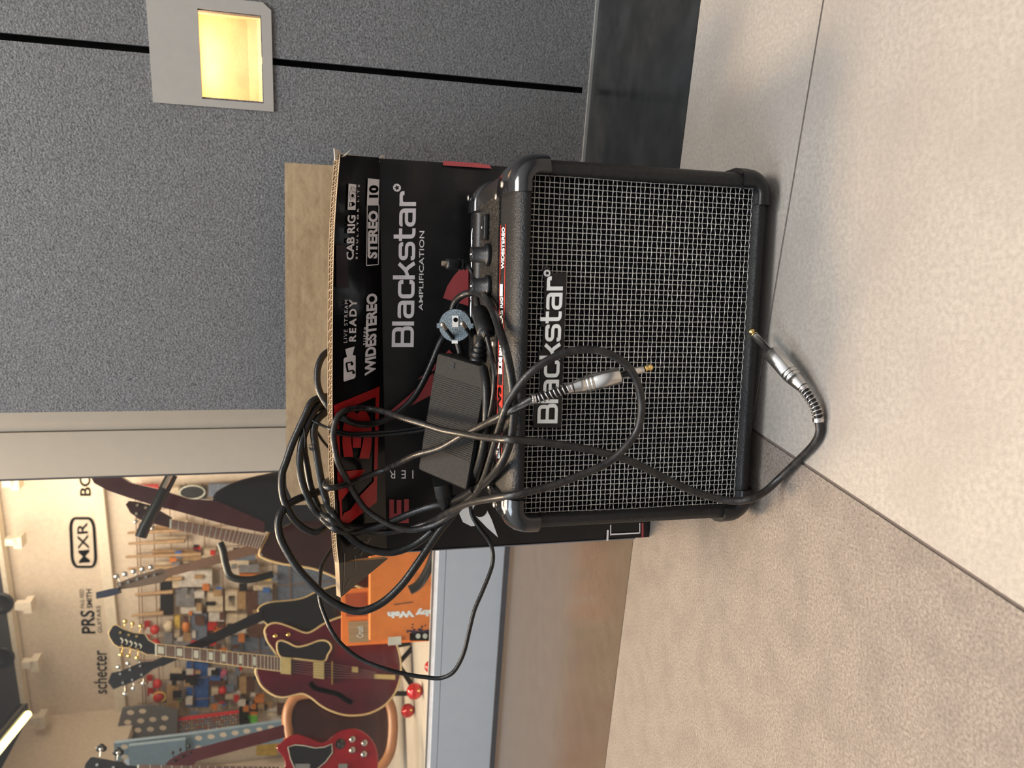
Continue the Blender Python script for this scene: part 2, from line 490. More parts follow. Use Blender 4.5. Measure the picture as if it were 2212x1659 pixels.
# ================================================================== STEP LIGHT in the wall
PX0, PX1, PZ0, PZ1 = -.188, -.0455, .479, .640
OX0, OX1, OZ0, OZ1 = -.1715, -.0555, .4925, .5755
lamp = thing('step_light', 'square beige metal step light set in the dark speckled wall, glowing warm inside', 'wall light', g(-.116, WN, PZ0))
mb = MB(); c = .004
y0, y1 = WN-.003, WN
def gl3(d, z, n=None): return g(d, y0 if n is None else n, z)
# plate as four bars around the opening, with one clipped corner
for a, b in (((OX1, y0, PZ0), (PX1, y1, PZ1)), ((OX0, y0, OZ1), (OX1, y1, PZ1)), ((OX0, y0, PZ0), (OX1, y1, OZ0)), ((PX0, y0, PZ0+.011), (OX0, y1, PZ1))): mb.box(a, b, 0, GM)
mb.prism([gl3(OX0, PZ0), gl3(OX0, PZ0+.011), gl3(PX0, PZ0+.011), gl3(PX0+.009, PZ0)], GN*.003)
mb.build('face_plate', M_plate, lamp)
mb = MB()
bk = WN+.052
prof = [(WN-.001, OZ0), (WN+.030, OZ0), (WN+.040, OZ0+.003), (WN+.048, OZ0+.010), (bk, OZ0+.024), (bk, .612), (WN+.002, .612)]
loops = [[g(d, n, z) for n, z in prof] for d in (OX0, OX1)]
mb.loft(loops, 0, False, None, closed=False)
for d in (OX0, OX1): mb.add([g(d, n, z) for n, z in prof], [tuple(range(len(prof)))], 0)
mb.add([g(OX0, WN+.0015, OZ1), g(OX1, WN+.0015, OZ1), g(OX1, WN+.0015, .612), g(OX0, WN+.0015, .612)], [(0, 1, 2, 3)], 0)
rc = mb.build('lamp_recess', M_niche, lamp)
mb = MB(); mb.box((OX0+.012, WN+.012, .603), (OX1-.012, WN+.044, .609), 0, GM)
mb.build('light_strip', M_lampglow, lamp)
area('storefront_spotlight', g(1.15, 1.22, 2.7), g(.75, .1, 0), .50, 82, (1.0, .70, .43))
area('display_window_light', g(1.75, 1.9, 2.5), g(1.0, .3, 0), .5, 45, (1.0, .76, .50))
l = area('step_light_beam', g(-.113, WN+.024, .598), g(-.113, WN-.20, 0.2), .08, .20, (1.0, .70, .42), sy=.03)

# ================================================================== AMPLIFIER
amp = thing('guitar_amplifier', 'small black practice amplifier with silver wire grille in front of the cardboard box', 'amplifier', AC, rz=-AA)
HW, ZB, ZT, DEP = .1635, .008, .250, .214
def aloop(ins, y, rad, k=6):
    return [am(p[0], y, p[1]) for p in rrect2(-HW+ins, ZB+ins, HW-ins, ZT-ins, rad, k)]
mb = MB()
mb.loft([aloop(.0145, .016, .0008), aloop(.0145, .001, .0008), aloop(.0125, -.001, .003), aloop(.008, -.0005, .008), aloop(.0035, .003, .014), aloop(.0012, .009, .018), aloop(0, .017, .021),
         aloop(0, DEP-.010, .021), aloop(.004, DEP, .018)], 0, True)
mb.add(aloop(.004, DEP, .018), [tuple(range(28))], 0)
mb.build('cabinet', M_vinyl, amp)
mb = MB(); mb.box((-.1495, .0155, .022), (.1495, .018, .2365), 0, AM); mb.build('speaker_cloth', M_cloth, amp)
# woven wire grille
mb = MB()
gx0, gx1, gzb, gzt = -.1485, .1485, .0228, .2352
NX, NZ = 63, 48
px_, pz_ = (gx1-gx0)/NX, (gzt-gzb)/NZ
for i in range(NX+1):
    x = gx0+i*px_
    pts = [am(x+.0004*math.sin(i*3.1+k*.09), .009+.0008*math.cos(math.pi*(k/2+i)), min(gzt, gzb+k*pz_/2)) for k in range(2*NZ+1)]
    mb.tube(pts, .00031, 4)
for j in range(NZ+1):
    z = gzb+j*pz_
    pts = [am(gx0+k*px_/2, .009-.0008*math.cos(math.pi*(k/2+j)), z+.0004*math.sin(j*2.3+k*.07)) for k in range(2*NX+1)]
    mb.tube(pts, .00031, 4)
mb.build('wire_grille', M_wire, amp)
# corner protectors
def protector(sx, sz, front=True):
    mb = MB()
    cxo, czo = sx*HW, (ZT if sz > 0 else ZB)
    def path(ins):     # ins<0 = outside the cabinet skin
        rad = max(.021-ins, .0006); L1, L2 = .030, .030
        pts = []
        for k in range(4): pts.append((L1*(1-k/3)+rad*(k/3)+ins*(k/3), ins))
        for k in range(1, 7):
            a = math.pi/2*k/7; pts.append((ins+rad-rad*math.sin(a), ins+rad-rad*math.cos(a)))
        for k in range(4): pts.append((ins, rad*(1-k/3)+ins*(1-k/3)+L2*(k/3)))
        return pts
    if front: prof = [(.0142, .002), (.0142, -.0030), (.0120, -.0042), (.0065, -.0030), (.0015, .0005), (-.0020, .006), (-.0042, .015), (-.0036, .040), (-.0034, .056), (.0005, .057)]
    else: prof = [(.028, DEP+.0032), (.008, DEP+.0030), (.0, DEP-.001), (-.0034, DEP-.010), (-.0034, DEP-.048), (.0005, DEP-.049)]
    loops = []
    for ins, y in prof:
        cap = .057 if front else None
        loops.append([am(cxo-sx*a, y, czo-(1 if sz > 0 else -1)*b) for a, b in path(ins)])
    mb.loft(loops, 0, True, None, closed=False)
    for e in (0, -1):   # end lips
        for i in range(len(loops)-1):
            a, b = loops[i][e], loops[i+1][e]
            c = AC+AN*(toA(a).y)+AU*toA(a).x+V3((0, 0, a.z)); inn = (am(0, .05, .13)-c)
            ia = a+V3(AU*(-sx*.004 if e == -1 else 0))+V3((0, 0, (-.004 if sz > 0 else .004) if e == 0 else 0))+AN*(.003 if i < 4 and front else 0)
            ib = b+V3(AU*(-sx*.004 if e == -1 else 0))+V3((0, 0, (-.004 if sz > 0 else .004) if e == 0 else 0))+AN*(.003 if i < 4 and front else 0)
            mb.add([a, b, ib, ia], [(0, 1, 2, 3)], 0, True)
    # raised ribs on the long arms
    for t in (.012, .018, .024):
        pass
    o = mb.build('corner_protector', M_gloss if (sz > 0) else M_satin, amp)
    return o
for sx in (1, -1):
    for sz in (1, -1): protector(sx, sz, True)
    protector(sx, 1, False)
for sx in (-.12, .12):
    for y in (.03, .18):
        mb = MB(); mb.lathe(am(sx, y, 0), am(sx, y, .01), [(0, .009), (.002, .011), (.009, .011)], 14); mb.build('rubber_foot', M_satin, amp)
# control panel on top, handle bar, knobs
ZP = ZT+.0012
mb = MB(); mb.box((-.137, .056, ZT-.002), (.137, .186, ZP), 0, AM)
mb.box((-.139, .053, ZT-.002), (.139, .0545, ZT+.0006), 1, AM)
pan = mb.build('control_panel', [M_dust, M_gloss], amp)
mb = MB()
pts = crom([am(.131, .150, ZP-.004), am(.127, .150, ZP-.005), am(.121, .150, ZP-.0045), am(.03, .150, ZP-.0045), am(-.07, .150, ZP-.0045), am(-.117, .150, ZP-.0045), am(-.127, .150, ZP-.005), am(-.131, .150, ZP-.004)], 5)
mb.tube(pts, .0095, 14); mb.build('handle_bar', M_satin, amp)
def tp(x, y, z=ZP+.0003): return atZ(x, y, z)
for (kx, ky) in ((1057, 551), (1057, 619)):
    c = tp(kx, ky); la = toA(c); c = am(la.x, min(la.y, .108), ZP)
    mb = MB(); mb.lathe(c, c+V3((0, 0, .02)), [(0, .0105), (.0025, .0112), (.0045, .0105), (.005, .0080), (.0175, .0074), (.0185, .0066)], 24)
    k = mb.build('knob', M_satin, amp)
    mb = MB(); mb.box((la.x-.0005, min(la.y, .108)-.0074, ZP+.0186), (la.x+.0005, min(la.y, .108), ZP+.0191), 0, AM); mb.build('pointer', M_white, k)
mb = MB(); la = toA(tp(1052, 492)); mb.bbox((la.x-.012, la.y-.010, ZP-.001), (la.x+.012, la.y+.010, ZP+.005), .002, 0, AM)
mb.box((la.x-.006, la.y-.006, ZP+.004), (la.x+.006, la.y+.003, ZP+.0056), 0, AM)
sk = mb.build('input_socket', M_satin, amp)
mb = MB(); mb.box((la.x-.001, la.y-.002, ZP+.0056), (la.x+.001, la.y-.0005, ZP+.0060), 0, AM); mb.build('indicator', M_white, sk)
for sxp, syp in ((1085, 398), (1072, 425), (1012, 428), (1024, 440), (1065, 742), (1056, 1050), (1068, 1089)):
    zt_ = ZT+.0034 if sxp in (1085, 1012, 1068) else ZP
    c = tp(sxp, syp, zt_); mb = MB()
    mb.lathe(c, c+V3((0, 0, .002)), [(0, .0034), (.0008, .0033), (.0014, .0022), (.0016, .0006)], 14); mb.build('screw', M_screw, amp)
# red-edged label strip with writing along the front of the top
def tquad(x0a, x0b, x1a, x1b, ya, yb, z): # text corners on the top: baseline x (start,end), top x (start,end)
    return [atZ(x0a, ya, z), atZ(x0b, yb, z), atZ(x1a, ya, z), atZ(x1b, yb, z)]
mb = MB(); zz = ZP-.0006
def bar(mb, a, b, w, m, n=V3((0, 0, 1)), lift=.0001):
    d = (b-a).normalized(); s_ = d.cross(n).normalized()*w/2
    mb.add([a-s_+n*lift, a+s_+n*lift, b+s_+n*lift, b-s_+n*lift], [(0, 1, 2, 3)], m)
bar(mb, tp(1082.2, 486, zz), tp(1072.5, 1000, zz), .0022, 0)
bar(mb, tp(1092.7, 484, zz), tp(1083, 1000, zz), .0018, 0)
def text(mb, s, c, m=0, bold=.02, lift=V3((0, 0, 0)), spacing=1.0): fit(mb, glyphs(s, bold, spacing), c, m, lift)
L_ = V3((0, 0, .0003))
text(mb, 'WIDESTEREO', tquad(1089.5, 1091, 1083, 1085, 581, 491, zz), 1, .02, L_)
text(mb, 'CAB RIG', tquad(1086.5, 1087, 1080.5, 1081.5, 700, 642, zz), 1, .02, L_)
text(mb, 'SILENT', tquad(1080, 1081.5, 1073, 1074.5, 990, 935, zz), 1, .05, L_)
text(mb, 'TUNE', tquad(1081.5, 1083, 1074.5, 1076, 928, 898, zz), 1, .05, L_)
text(mb, 'READY', tquad(1086, 1087, 1079, 1080, 768, 735, zz), 1, .05, L_)
mb.add([tp(a, b, zz)+L_ for a, b in ((1080.5, 640), (1086, 640), (1086.5, 614), (1081, 614))], [(0, 1, 2, 3)], 1)
mb.add([tp(a, b, zz)+L_ for a, b in ((1077, 808), (1085, 808), (1085.5, 782), (1077.5, 782))], [(0, 1, 2, 3)], 1)
mb.add([tp(a, b, zz)+L_ for a, b in ((1079, 784), (1084, 784), (1086, 772), (1078, 772))], [(0, 1, 2, 3)], 1)
mb.add([tp(a, b, zz)+L_ for a, b in ((1074.5, 868), (1085.5, 884), (1085.5, 832), (1075, 832))], [(0, 1, 2, 3)], 0)
text(mb, 'V3', tquad(1084, 1084, 1076.5, 1076.5, 874, 836, zz), 2, .06, L_*2)
text(mb, 'J', tquad(1084, 1084, 1079, 1079, 800, 790, zz), 2, .03, L_*2)
mb.build('label_strip', [M_redlabel, M_white, M_black], amp, label='red-edged strip with white writing')
for i, (yc, hw_) in enumerate(((515, 23), (563, 23), (628, 24), (668, 23), (1000, 20))):
    c = toA(tp(1019.5 if i < 2 else 1017.5, yc, ZP)); a = toA(tp(1019, yc-hw_, ZP)); mb = MB()
    ra = abs(a.x-c.x)
    pts = [am(c.x+ra*math.cos(t*math.pi/12), c.y+.010*math.sin(t*math.pi/12), ZT+.0004) for t in range(24)]
    mb.prism(pts[::-1], (0, 0, -.0006), 0)
    w = ('CAUTION', 'LINE IN', 'USB', 'PHONES', 'POWER')[i]
    text(mb, w, [am(c.x-ra*.75, c.y-.003, ZT+.0006), am(c.x+ra*.75, c.y-.003, ZT+.0006), am(c.x-ra*.75, c.y+.003, ZT+.0006), am(c.x+ra*.75, c.y+.003, ZT+.0006)], 1, .04)
    mb.build('oval_label', [M_white, M_black], amp)
# badge on the grille
FB = .0045
c4 = [A(1204, 914.5, FB), A(1216.5, 597, FB), A(1160.5, 914.5, FB), A(1170.5, 597, FB)]
mb = MB()
bpts = [(1212, 924), (1224, 589), (1188, 589), (1189, 578), (1176, 575), (1172, 590), (1177, 604), (1175, 686), (1169, 688), (1168, 706), (1175, 706), (1171, 758), (1163, 760), (1162, 780), (1170, 782), (1166, 852), (1156, 862), (1152, 924)]
mb.prism([A(x, y, FB+.0012) for x, y in bpts], AN*.006)
bd = mb.build('badge', M_satin, amp)
mb = MB()
gls, gfs = LOGO; ll, lr, ul, ur = c4
for k, (li, fl) in enumerate(((0.0, False), (.0018, True))):
    vs = [(ll*(1-u)+lr*u)*(1-w)+(ul*(1-u)+ur*u)*w+AN*(li-o_) for u, w, o_ in gls]
    mb.add(vs, [f[::-1] if fl else f for f in gfs], 0)
sc = A(1182, 590, FB)
mb.prism(disc(sc, AU, V3((0, 0, 1)), .0029), AN*.0015)
mb.build('badge_lettering', M_white, bd, label='raised white brand lettering')
mb = MB(); mb.prism(star(sc-AN*.0004, AU, V3((0, 0, 1)), .0022), AN*.0003); mb.build('badge_star', M_black, bd)

# ================================================================== CARTON
BY = .243
bx0, bx1, bzl, bzr, bd_ = -.262, .1945, .3375, .3475, .25
box = thing('cardboard_box', 'open black printed cardboard carton with kraft brown back flap, standing behind the amplifier', 'box', am(-.03, BY+.12, 0), rz=-AA)
T = .006
mb = MB()
def wallp(p, off, z0=0): # p: list 4 pts outer face, off inward
    mb.prism(p, off, 0, 1)
o4 = [am(bx0, BY, 0), am(bx1, BY, 0), am(bx1, BY, bzr), am(bx0, BY, bzl)]
# front wall split in columns with a slightly crumpled surface
NXF, NZF = 40, 26
def crump(u, w):
    e = math.sin(u*math.pi)*math.sin(w*math.pi)
    k = .0016*math.sin(u*7+w*3)+.001*math.sin(u*15-w*9)
    edge = .0035*max(0, (u-.955)/.045)**2 + .002*max(0, (.02-u)/.02)
    r = .0025*math.sin(w*40+u*6)*max(0, (u-.82)/.18)*(w > .4)
    return k*e + edge + r*(1-max(0, (u-.97)/.03))
vs = []
for j in range(NZF+1):
    for i in range(NXF+1):
        u, w = i/NXF, j/NZF
        zz_ = w*(bzl*(1-u)+bzr*u); vs.append(am(bx0+(bx1-bx0)*u, BY+crump(u, w), zz_))
fs = [(j*(NXF+1)+i, j*(NXF+1)+i+1, (j+1)*(NXF+1)+i+1, (j+1)*(NXF+1)+i) for j in range(NZF) for i in range(NXF)]
mb.add(vs, fs, 0, True)
mb.add([am(bx0+.004, BY+T, 0), am(bx1-.006, BY+T, 0), am(bx1-.006, BY+T, bzr), am(bx0+.004, BY+T, bzl)], [(3, 2, 1, 0)], 1)
wallp([am(bx1, BY+.0035, 0), am(bx1, BY+bd_, 0), am(bx1, BY+bd_, bzr), am(bx1, BY+.0035, bzr)], -AU*T)
wallp([am(bx0, BY+bd_, 0), am(bx0, BY+.002, 0), am(bx0, BY+.002, bzl), am(bx0, BY+bd_, bzl)], AU*T)
wallp([am(bx1, BY+bd_, 0), am(bx0, BY+bd_, 0), am(bx0, BY+bd_, bzl), am(bx1, BY+bd_, bzr)], -AN*T)
mb.box((bx0+.001, BY+.004, 0.0005), (bx1-.001, BY+bd_-.001, .006), 1, AM)
mb.build('carton_body', [M_box, M_kraft], box)
# white and pale worn edge line on the left front corner
mb = MB()
mb.tube([am(bx0-.0002, BY+.001, .02), am(bx0-.0002, BY+.001, .15), am(bx0-.0002, BY+.001, .334)], .0009, 6)
mb.build('worn_edge', mat('worn_card_edge', (.20, .20, .22), .5), box)
def FP(x, y, l=.0012): return A(x, y, BY-l)
def quad(mb, f, pts, m=0):
    p = [f(x, y) for x, y in pts]; mb.add(p, [tuple(range(len(p)))], m)
def tq(f, xb0, xb1, xt0, xt1, ya, yb): return [f(xb0, ya), f(xb1, yb), f(xt0, ya), f(xt1, yb)]
mb = MB()
fitl = lambda mb, c, m: mb.add([(c[0]*(1-u)+c[1]*u)*(1-w)+(c[2]*(1-u)+c[3]*u)*w-AN*o_ for u, w, o_ in gls], gfs, m)
fitl(mb, tq(FP, 893.5, 899, 846, 852, 749.5, 413), 0)
mb.add(disc(FP(857.5, 405.5), AU, V3((0, 0, 1)), .0044), [tuple(range(24))], 0)
mb.add(star(FP(857.5, 405.5, .0016), AU, V3((0, 0, 1)), .0033), [tuple(range(10))], 2)
mb.build('brand_lettering', [M_whitebox, M_redbox, M_box, M_white], box)
mb = MB()
text(mb, 'AMPLIFICATION', tq(FP, 913.5, 917, 904.5, 906, 671, 499), 0, .01)
mb.build('small_lettering', M_whitebox, box); mb = MB()
text(mb, 'IER', [FP(841, 1014), FP(893, 1014), FP(841, 1014), FP(893, 1014)] if False else [FP(893, 1016), FP(841, 1016), FP(893, 1033.5), FP(841, 1033.5)], 0, .0, spacing=1.9)
mb.build('small_lettering', M_whitebox, box); mb = MB()
text(mb, 'E', [FP(883, 1078), FP(883, 1130), FP(841, 1078), FP(841, 1130)] if False else [FP(883, 1130), FP(883, 1078), FP(841, 1130), FP(841, 1078)], 1, .05)
mb.build('red_lettering', [M_whitebox, M_redbox, M_box, M_white], box)
mb = MB()
quad(mb, FP, [(1012, 574), (1012, 661), (957, 644), (966, 618), (980, 596), (995, 580)], 1)
mb.build('red_segment', [M_whitebox, M_redbox, M_box, M_white], box)
mb = MB()
quad(mb, FP, [(936, 806), (934, 852), (893, 874), (852, 898), (824, 905), (845, 886), (886, 852), (915, 822)], 1)
quad(mb, FP, [(942, 785), (938, 800), (901, 821)], 1)
quad(mb, FP, [(958, 768), (970, 755), (978, 764), (979, 775)], 1)
mb.build('red_streak', [M_whitebox, M_redbox, M_box, M_white], box)
mb = MB()
quad(mb, FP, [(957, 347.5), (1030, 352), (1058, 357), (1062, 364), (957, 357)], 1)
mb.build('red_edge_mark', [M_whitebox, M_redbox, M_box, M_white], box)
mb = MB()
quad(mb, FP, [(1018, 1059), (1000, 1080), (992, 1110), (1000, 1128), (1018, 1137), (1026, 1136), (1018, 1105), (1030, 1092)], 3)
quad(mb, FP, [(1023, 1110), (1030, 1113), (1044, 1112), (1052, 1102), (1062, 1122), (1076, 1161), (1052, 1140)], 3)
mb.add(disc(FP(1037, 1102, .0016), AU, V3((0, 0, 1)), .0088), [tuple(range(24))], 2)
mb.build('white_emblem', [M_whitebox, M_redbox, M_box, M_white], box)
mb = MB()
quad(mb, FP, [(1311, 1145), (1315, 1145), (1314, 1168), (1310, 1168)], 0)
for r in ([(1318, 1134), (1320, 1134), (1320, 1157), (1318, 1157)], [(1318, 1153), (1383, 1150), (1383, 1153), (1318, 1156)], [(1381, 1130), (1383, 1130), (1383, 1153), (1381, 1153)]): quad(mb, FP, r, 0)
quad(mb, FP, [(1386, 1130), (1390, 1130), (1390, 1161), (1386, 1162)], 1)
mb.build('framed_mark', [M_whitebox, M_redbox, M_box, M_white], box)

# open front flap with its print and corrugated edge
FLEAN = BY-.046
TOPPX = [(732, 1216), (727, 1170), (723, 1090), (720, 1000), (718, 900), (718, 780), (719, 640), (721, 540), (724, 470), (729, 400), (735, 334)]
NU, NWW = 66, 8
tops = crom([A(x, y, FLEAN) for x, y in TOPPX], 12)
def along(P, t):
    t *= len(P)-1; i = min(int(t), len(P)-2); return P[i]*(1-(t-i))+P[i+1]*(t-i)
f0, f1 = am(bx0+.001, BY-.0008, bzl), am(bx1, BY-.0008, bzr)
FO = [f0*(1-i/NU)+f1*(i/NU) for i in range(NU+1)]
GO = [along(tops, i/NU) for i in range(NU+1)]
NO = []
for i in range(NU+1):
    n_ = (FO[min(i+1, NU)]-FO[max(i-1, 0)]).cross(GO[i]-FO[i]).normalized(); NO.append(n_ if n_.dot(AN) < 0 else -n_)
fn = NO[NU//2]
def LP(x, y, l=.0006):
    u = .5
    for _ in range(6):
        k = u*NU; i = max(0, min(NU-1, int(k))); t = k-i
        f_, g_, n_ = FO[i]*(1-t)+FO[i+1]*t, GO[i]*(1-t)+GO[i+1]*t, (NO[i]*(1-t)+NO[i+1]*t).normalized()
        p = onp(x, y, f_, n_); w = max(-.2, min(1.3, (p-f_).dot(g_-f_)/(g_-f_).length_squared))
        a_, b_ = FO[0]*(1-w)+GO[0]*w, FO[NU]*(1-w)+GO[NU]*w
        u = max(-.03, min(1.03, (p-a_).dot(b_-a_)/(b_-a_).length_squared))
    return p+n_*l
def pix(P):
    q = P-O; d = q.dot(F); return 1106-FPX*q.dot(U)/d, 829.5-FPX*q.dot(R)/d
TH = .0080
mb = MB(); nn = NU+1
def sheet(off, m, w1=1.0, flip=False, crump_=False):
    vs = []
    for j in range(NWW+1):
        for i in range(nn):
            w = j/NWW*w1; p = FO[i]*(1-w)+GO[i]*w-NO[i]*off
            if crump_: p -= NO[i]*abs(.0005*math.sin(i*.15+w*2.5)*math.sin(w*math.pi)+.0004*math.sin(i*.4+w*5)*math.sin(w*math.pi))
            vs.append(p)
    mb.add(vs, [(j*nn+i, j*nn+i+1, (j+1)*nn+i+1, (j+1)*nn+i) for j in range(NWW) for i in range(NU)], m, True)
    return vs[NWW*nn:]
e0 = sheet(0, 0, crump_=True); e1 = sheet(.0011, 1); e2 = sheet(TH*.5, 1); e3 = sheet(TH*.5+.0005, 1); e4 = sheet(TH-.0005, 1); e5 = sheet(TH, 1); d0 = sheet(.0012, 2, .94); d1 = sheet(TH-.0006, 2, .94)
for a, b, m in ((e0, e1, 1), (e2, e3, 1), (e4, e5, 1), (d0, d1, 2)): mb.add(a+b, [(i, i+1, nn+i+1, nn+i) for i in range(NU)], m)
mb.add([FO[0], FO[0]-NO[0]*TH, GO[0]-NO[0]*TH, GO[0]], [(0, 1, 2, 3)], 1); mb.add([FO[NU], FO[NU]-NO[NU]*TH, GO[NU]-NO[NU]*TH, GO[NU]], [(0, 1, 2, 3)], 1)
Lg = sum((GO[i+1]-GO[i]).length for i in range(NU))
for a_, b_, pitch in ((.0013, TH*.5-.0002, .0040), (TH*.5+.0007, TH-.0007, .0070)):
    n = int(Lg/pitch*6); pts = []; up_ = []
    for k in range(n+1):
        t = k/n; ph = t*Lg/pitch*2*math.pi+.8*math.sin(t*Lg*60)
        s_ = .5+.5*max(-1, min(1, 1.25*math.sin(ph)))
        nn_, g_, f_ = along(NO, t), along(GO, t), along(FO, t); up = (g_-f_).normalized()
        pts.append(g_-nn_*(a_+(b_-a_)*s_)-up*.0003); up_.append(up)
    q = len(pts); dg = (GO[NU]-GO[0]).normalized()
    mb.add(pts+[p-v*.0035 for p, v in zip(pts, up_)]+[p+dg*.0005-NO[0]*.0003 for p in pts], [(i, i+1, q+i+1, q+i) for i in range(q-1)]+[(i, i+1, 2*q+i+1, 2*q+i) for i in range(q-1)], 1)
mb.build('front_flap', [M_flap, M_kraftd, M_black], box)
mb = MB()
text(mb, 'CAB RIG', tq(LP, 761, 765.5, 744.5, 748, 561.5, 465), 0, .03)
text(mb, 'SIMULATOR', tq(LP, 769.5, 772.5, 765.5, 768.5, 560, 450), 0, .03, spacing=1.8)
text(mb, 'LITE', tq(LP, 772.5, 774, 768.5, 770, 436, 399), 0, .0, spacing=1.8)
quad(mb, LP, [(765, 454), (766.5, 399), (750, 397), (748, 453.5)], 0)
LQ = lambda x, y: LP(x, y, .0010)
quad(mb, LQ, [(758, 446), (763, 443), (763, 440), (758, 436), (750.5, 438), (750.5, 447)], 2)
quad(mb, lambda x, y: LP(x, y, .0013), [(755, 445), (755, 439), (751.5, 439), (751.5, 445)], 0)
for a, b in (((753, 431), (762, 427)), ((762, 427), (764, 416)), ((764, 416), (763, 407)), ((763, 407), (755, 404)), ((755, 404), (751, 418)), ((751, 418), (753, 431)), ((757, 414), (764, 416)), ((757, 414), (755, 404))):
    bar(mb, LQ(*a), LQ(*b), .0004, 2, fn)
mb.add(disc(LQ(757.5, 423), AU, fn.cross(AU), .0019, 14), [tuple(range(14))], 2)
def frame(mb, f, pts, w, m):
    P_ = [f(*p) for p in pts]
    for i in range(len(P_)): bar(mb, P_[i], P_[(i+1) % len(P_)], w, m, fn, 0)
frame(mb, LP, [(789, 573.5), (814.5, 571.5), (815.5, 443), (790.5, 443)], .0009, 0)
quad(mb, LP, [(814.5, 443.5), (816.5, 388), (791.5, 385.5), (789.5, 443)], 0)
text(mb, '10', [LQ(813.5, 427.5), LQ(814, 400.5), LQ(793, 427.5), LQ(793.5, 400.5)], 2, .05)
text(mb, 'STEREO', tq(LP, 812, 814, 791, 792.5, 558.5, 455.5), 0, .05)
text(mb, 'LIVE STREAM', tq(LP, 747, 749.5, 739.5, 742, 740, 648), 0, .0, spacing=1.3)
text(mb, 'READY', tq(LP, 766, 768.5, 751, 752, 737.5, 646.5), 0, .035, spacing=1.35)
text(mb, 'SUPER', tq(LP, 787.5, 789.5, 781.5, 783.5, 745.5, 705), 0, .02, spacing=1.4)
text(mb, 'WIDESTEREO', [LP(809, 806), LP(812.5, 633.5), LP(785, 812), LP(789, 634.5)], 0, .045)
quad(mb, LP, [(739.5, 822), (741, 824), (763, 817), (765.5, 813), (765.5, 768), (759, 767), (763.5, 748), (743, 754), (747, 771), (741, 773), (739.5, 777)], 0)
def LM(x, y): return LP(x, y, .0011)
quad(mb, LM, [(742.5, 786), (746, 804), (750, 803), (746.5, 785)], 2)
quad(mb, LM, [(743.5, 786), (743.5, 783), (757, 780), (758, 782.5)], 2)
quad(mb, LM, [(746.5, 804), (746.5, 801), (760, 798), (761, 800.5)], 2)
mb.add(disc(LM(756, 785.5), AU, V3((0, 0, 1)), .0018, 12), [tuple(range(12))], 2)
mb.add(disc(LM(759.5, 804), AU, V3((0, 0, 1)), .0018, 12), [tuple(range(12))], 2)
# red V3 panel
def ring(mb, f, outer, inner, m):
    n = len(outer)
    P_ = [f(*p) for p in outer]+[f(*p) for p in inner]
    mb.add(P_, [(i, (i+1) % n, n+(i+1) % n, n+i) for i in range(n)], m)
ring(mb, LP, [(718.5, 875), (817.5, 834.5), (811, 1084), (745, 1134), (733, 1129)], [(729, 890), (809, 857), (804, 1075), (741, 1107), (737, 1115)], 1)
text(mb, '3', [LP(800, 990), LP(802, 885), LP(736, 990), LP(738, 885)], 1, .08)
quad(mb, LP, [(726, 1019), (787.5, 1013), (733, 1083), (729, 1080)], 1)
quad(mb, LP, [(777, 1068), (811, 1033), (811, 1084), (746, 1134), (735, 1129)], 1)
quad(mb, LP, [(723, 530), (744, 528), (752, 622), (724, 620)], 3)
mb.v = [LP(*pix(v), l=.0012+.0003*(v-LP(*pix(v), l=0)).length/.001) for v in mb.v]
mb.build('flap_print', [M_whitebox, M_redflap, M_black, mat('dark_red_print', (.018, .004, .006), .3)], box)
# torn right end of the flap
mb = MB()
tr_ = [LP(728, 320, -.004), LP(735, 322, -.003), LP(742, 330, -.003), LP(755, 333, -.003), LP(775, 335, -.003), LP(800, 340, -.003), LP(822, 344, -.003), LP(828, 338, -.003), LP(834, 334, -.002), LP(832, 350, -.002), LP(800, 350, -.003), LP(740, 345, -.003), LP(730, 345, -.004)]
mb.prism(tr_, -fn*.001)
mb.prism([LP(736, 340, 0), LP(745, 338, .001), LP(752, 323, .004), LP(741, 335, .004)], -fn*.0006)
mb.build('torn_paper_edge', M_paper, box)
# left gusset of the side flap, pulled forward
q1, q2, q3 = A(839, 1206, BY), A(736, 1291, FLEAN+.004), GO[0]
q4 = A(838, 1150, BY+.003); q5 = A(731, 1150, BY+.003)
mb = MB(); gn = (q2-q1).cross(q3-q1).normalized(); gn = gn if gn.dot(AN) < 0 else -gn
mb.prism([q1, q2, q3], -gn*.0075, 0, 1)
mb.build('side_flap', [mat('taped_card', (.035, .027, .02), .22, var=(14, (.06, .045, .03), .6), bump=(25, .4), coat=.4), M_kraftd], box)
mb = MB()
for a, b in (((744, 1195), (741, 1280)), ((800, 1160), (778, 1200)), ((790, 1170), (764, 1185)), ((757, 1250), (745, 1270)), ((766, 1200), (768, 1230))):
    bar(mb, onp(*a, q1, gn)-gn*0+gn*.0006, onp(*b, q1, gn)+gn*.0006, .0006, 0, gn, .0002)
mb.build('tape_crease', mat('pale_scratch', (.30, .26, .20), .5), box)
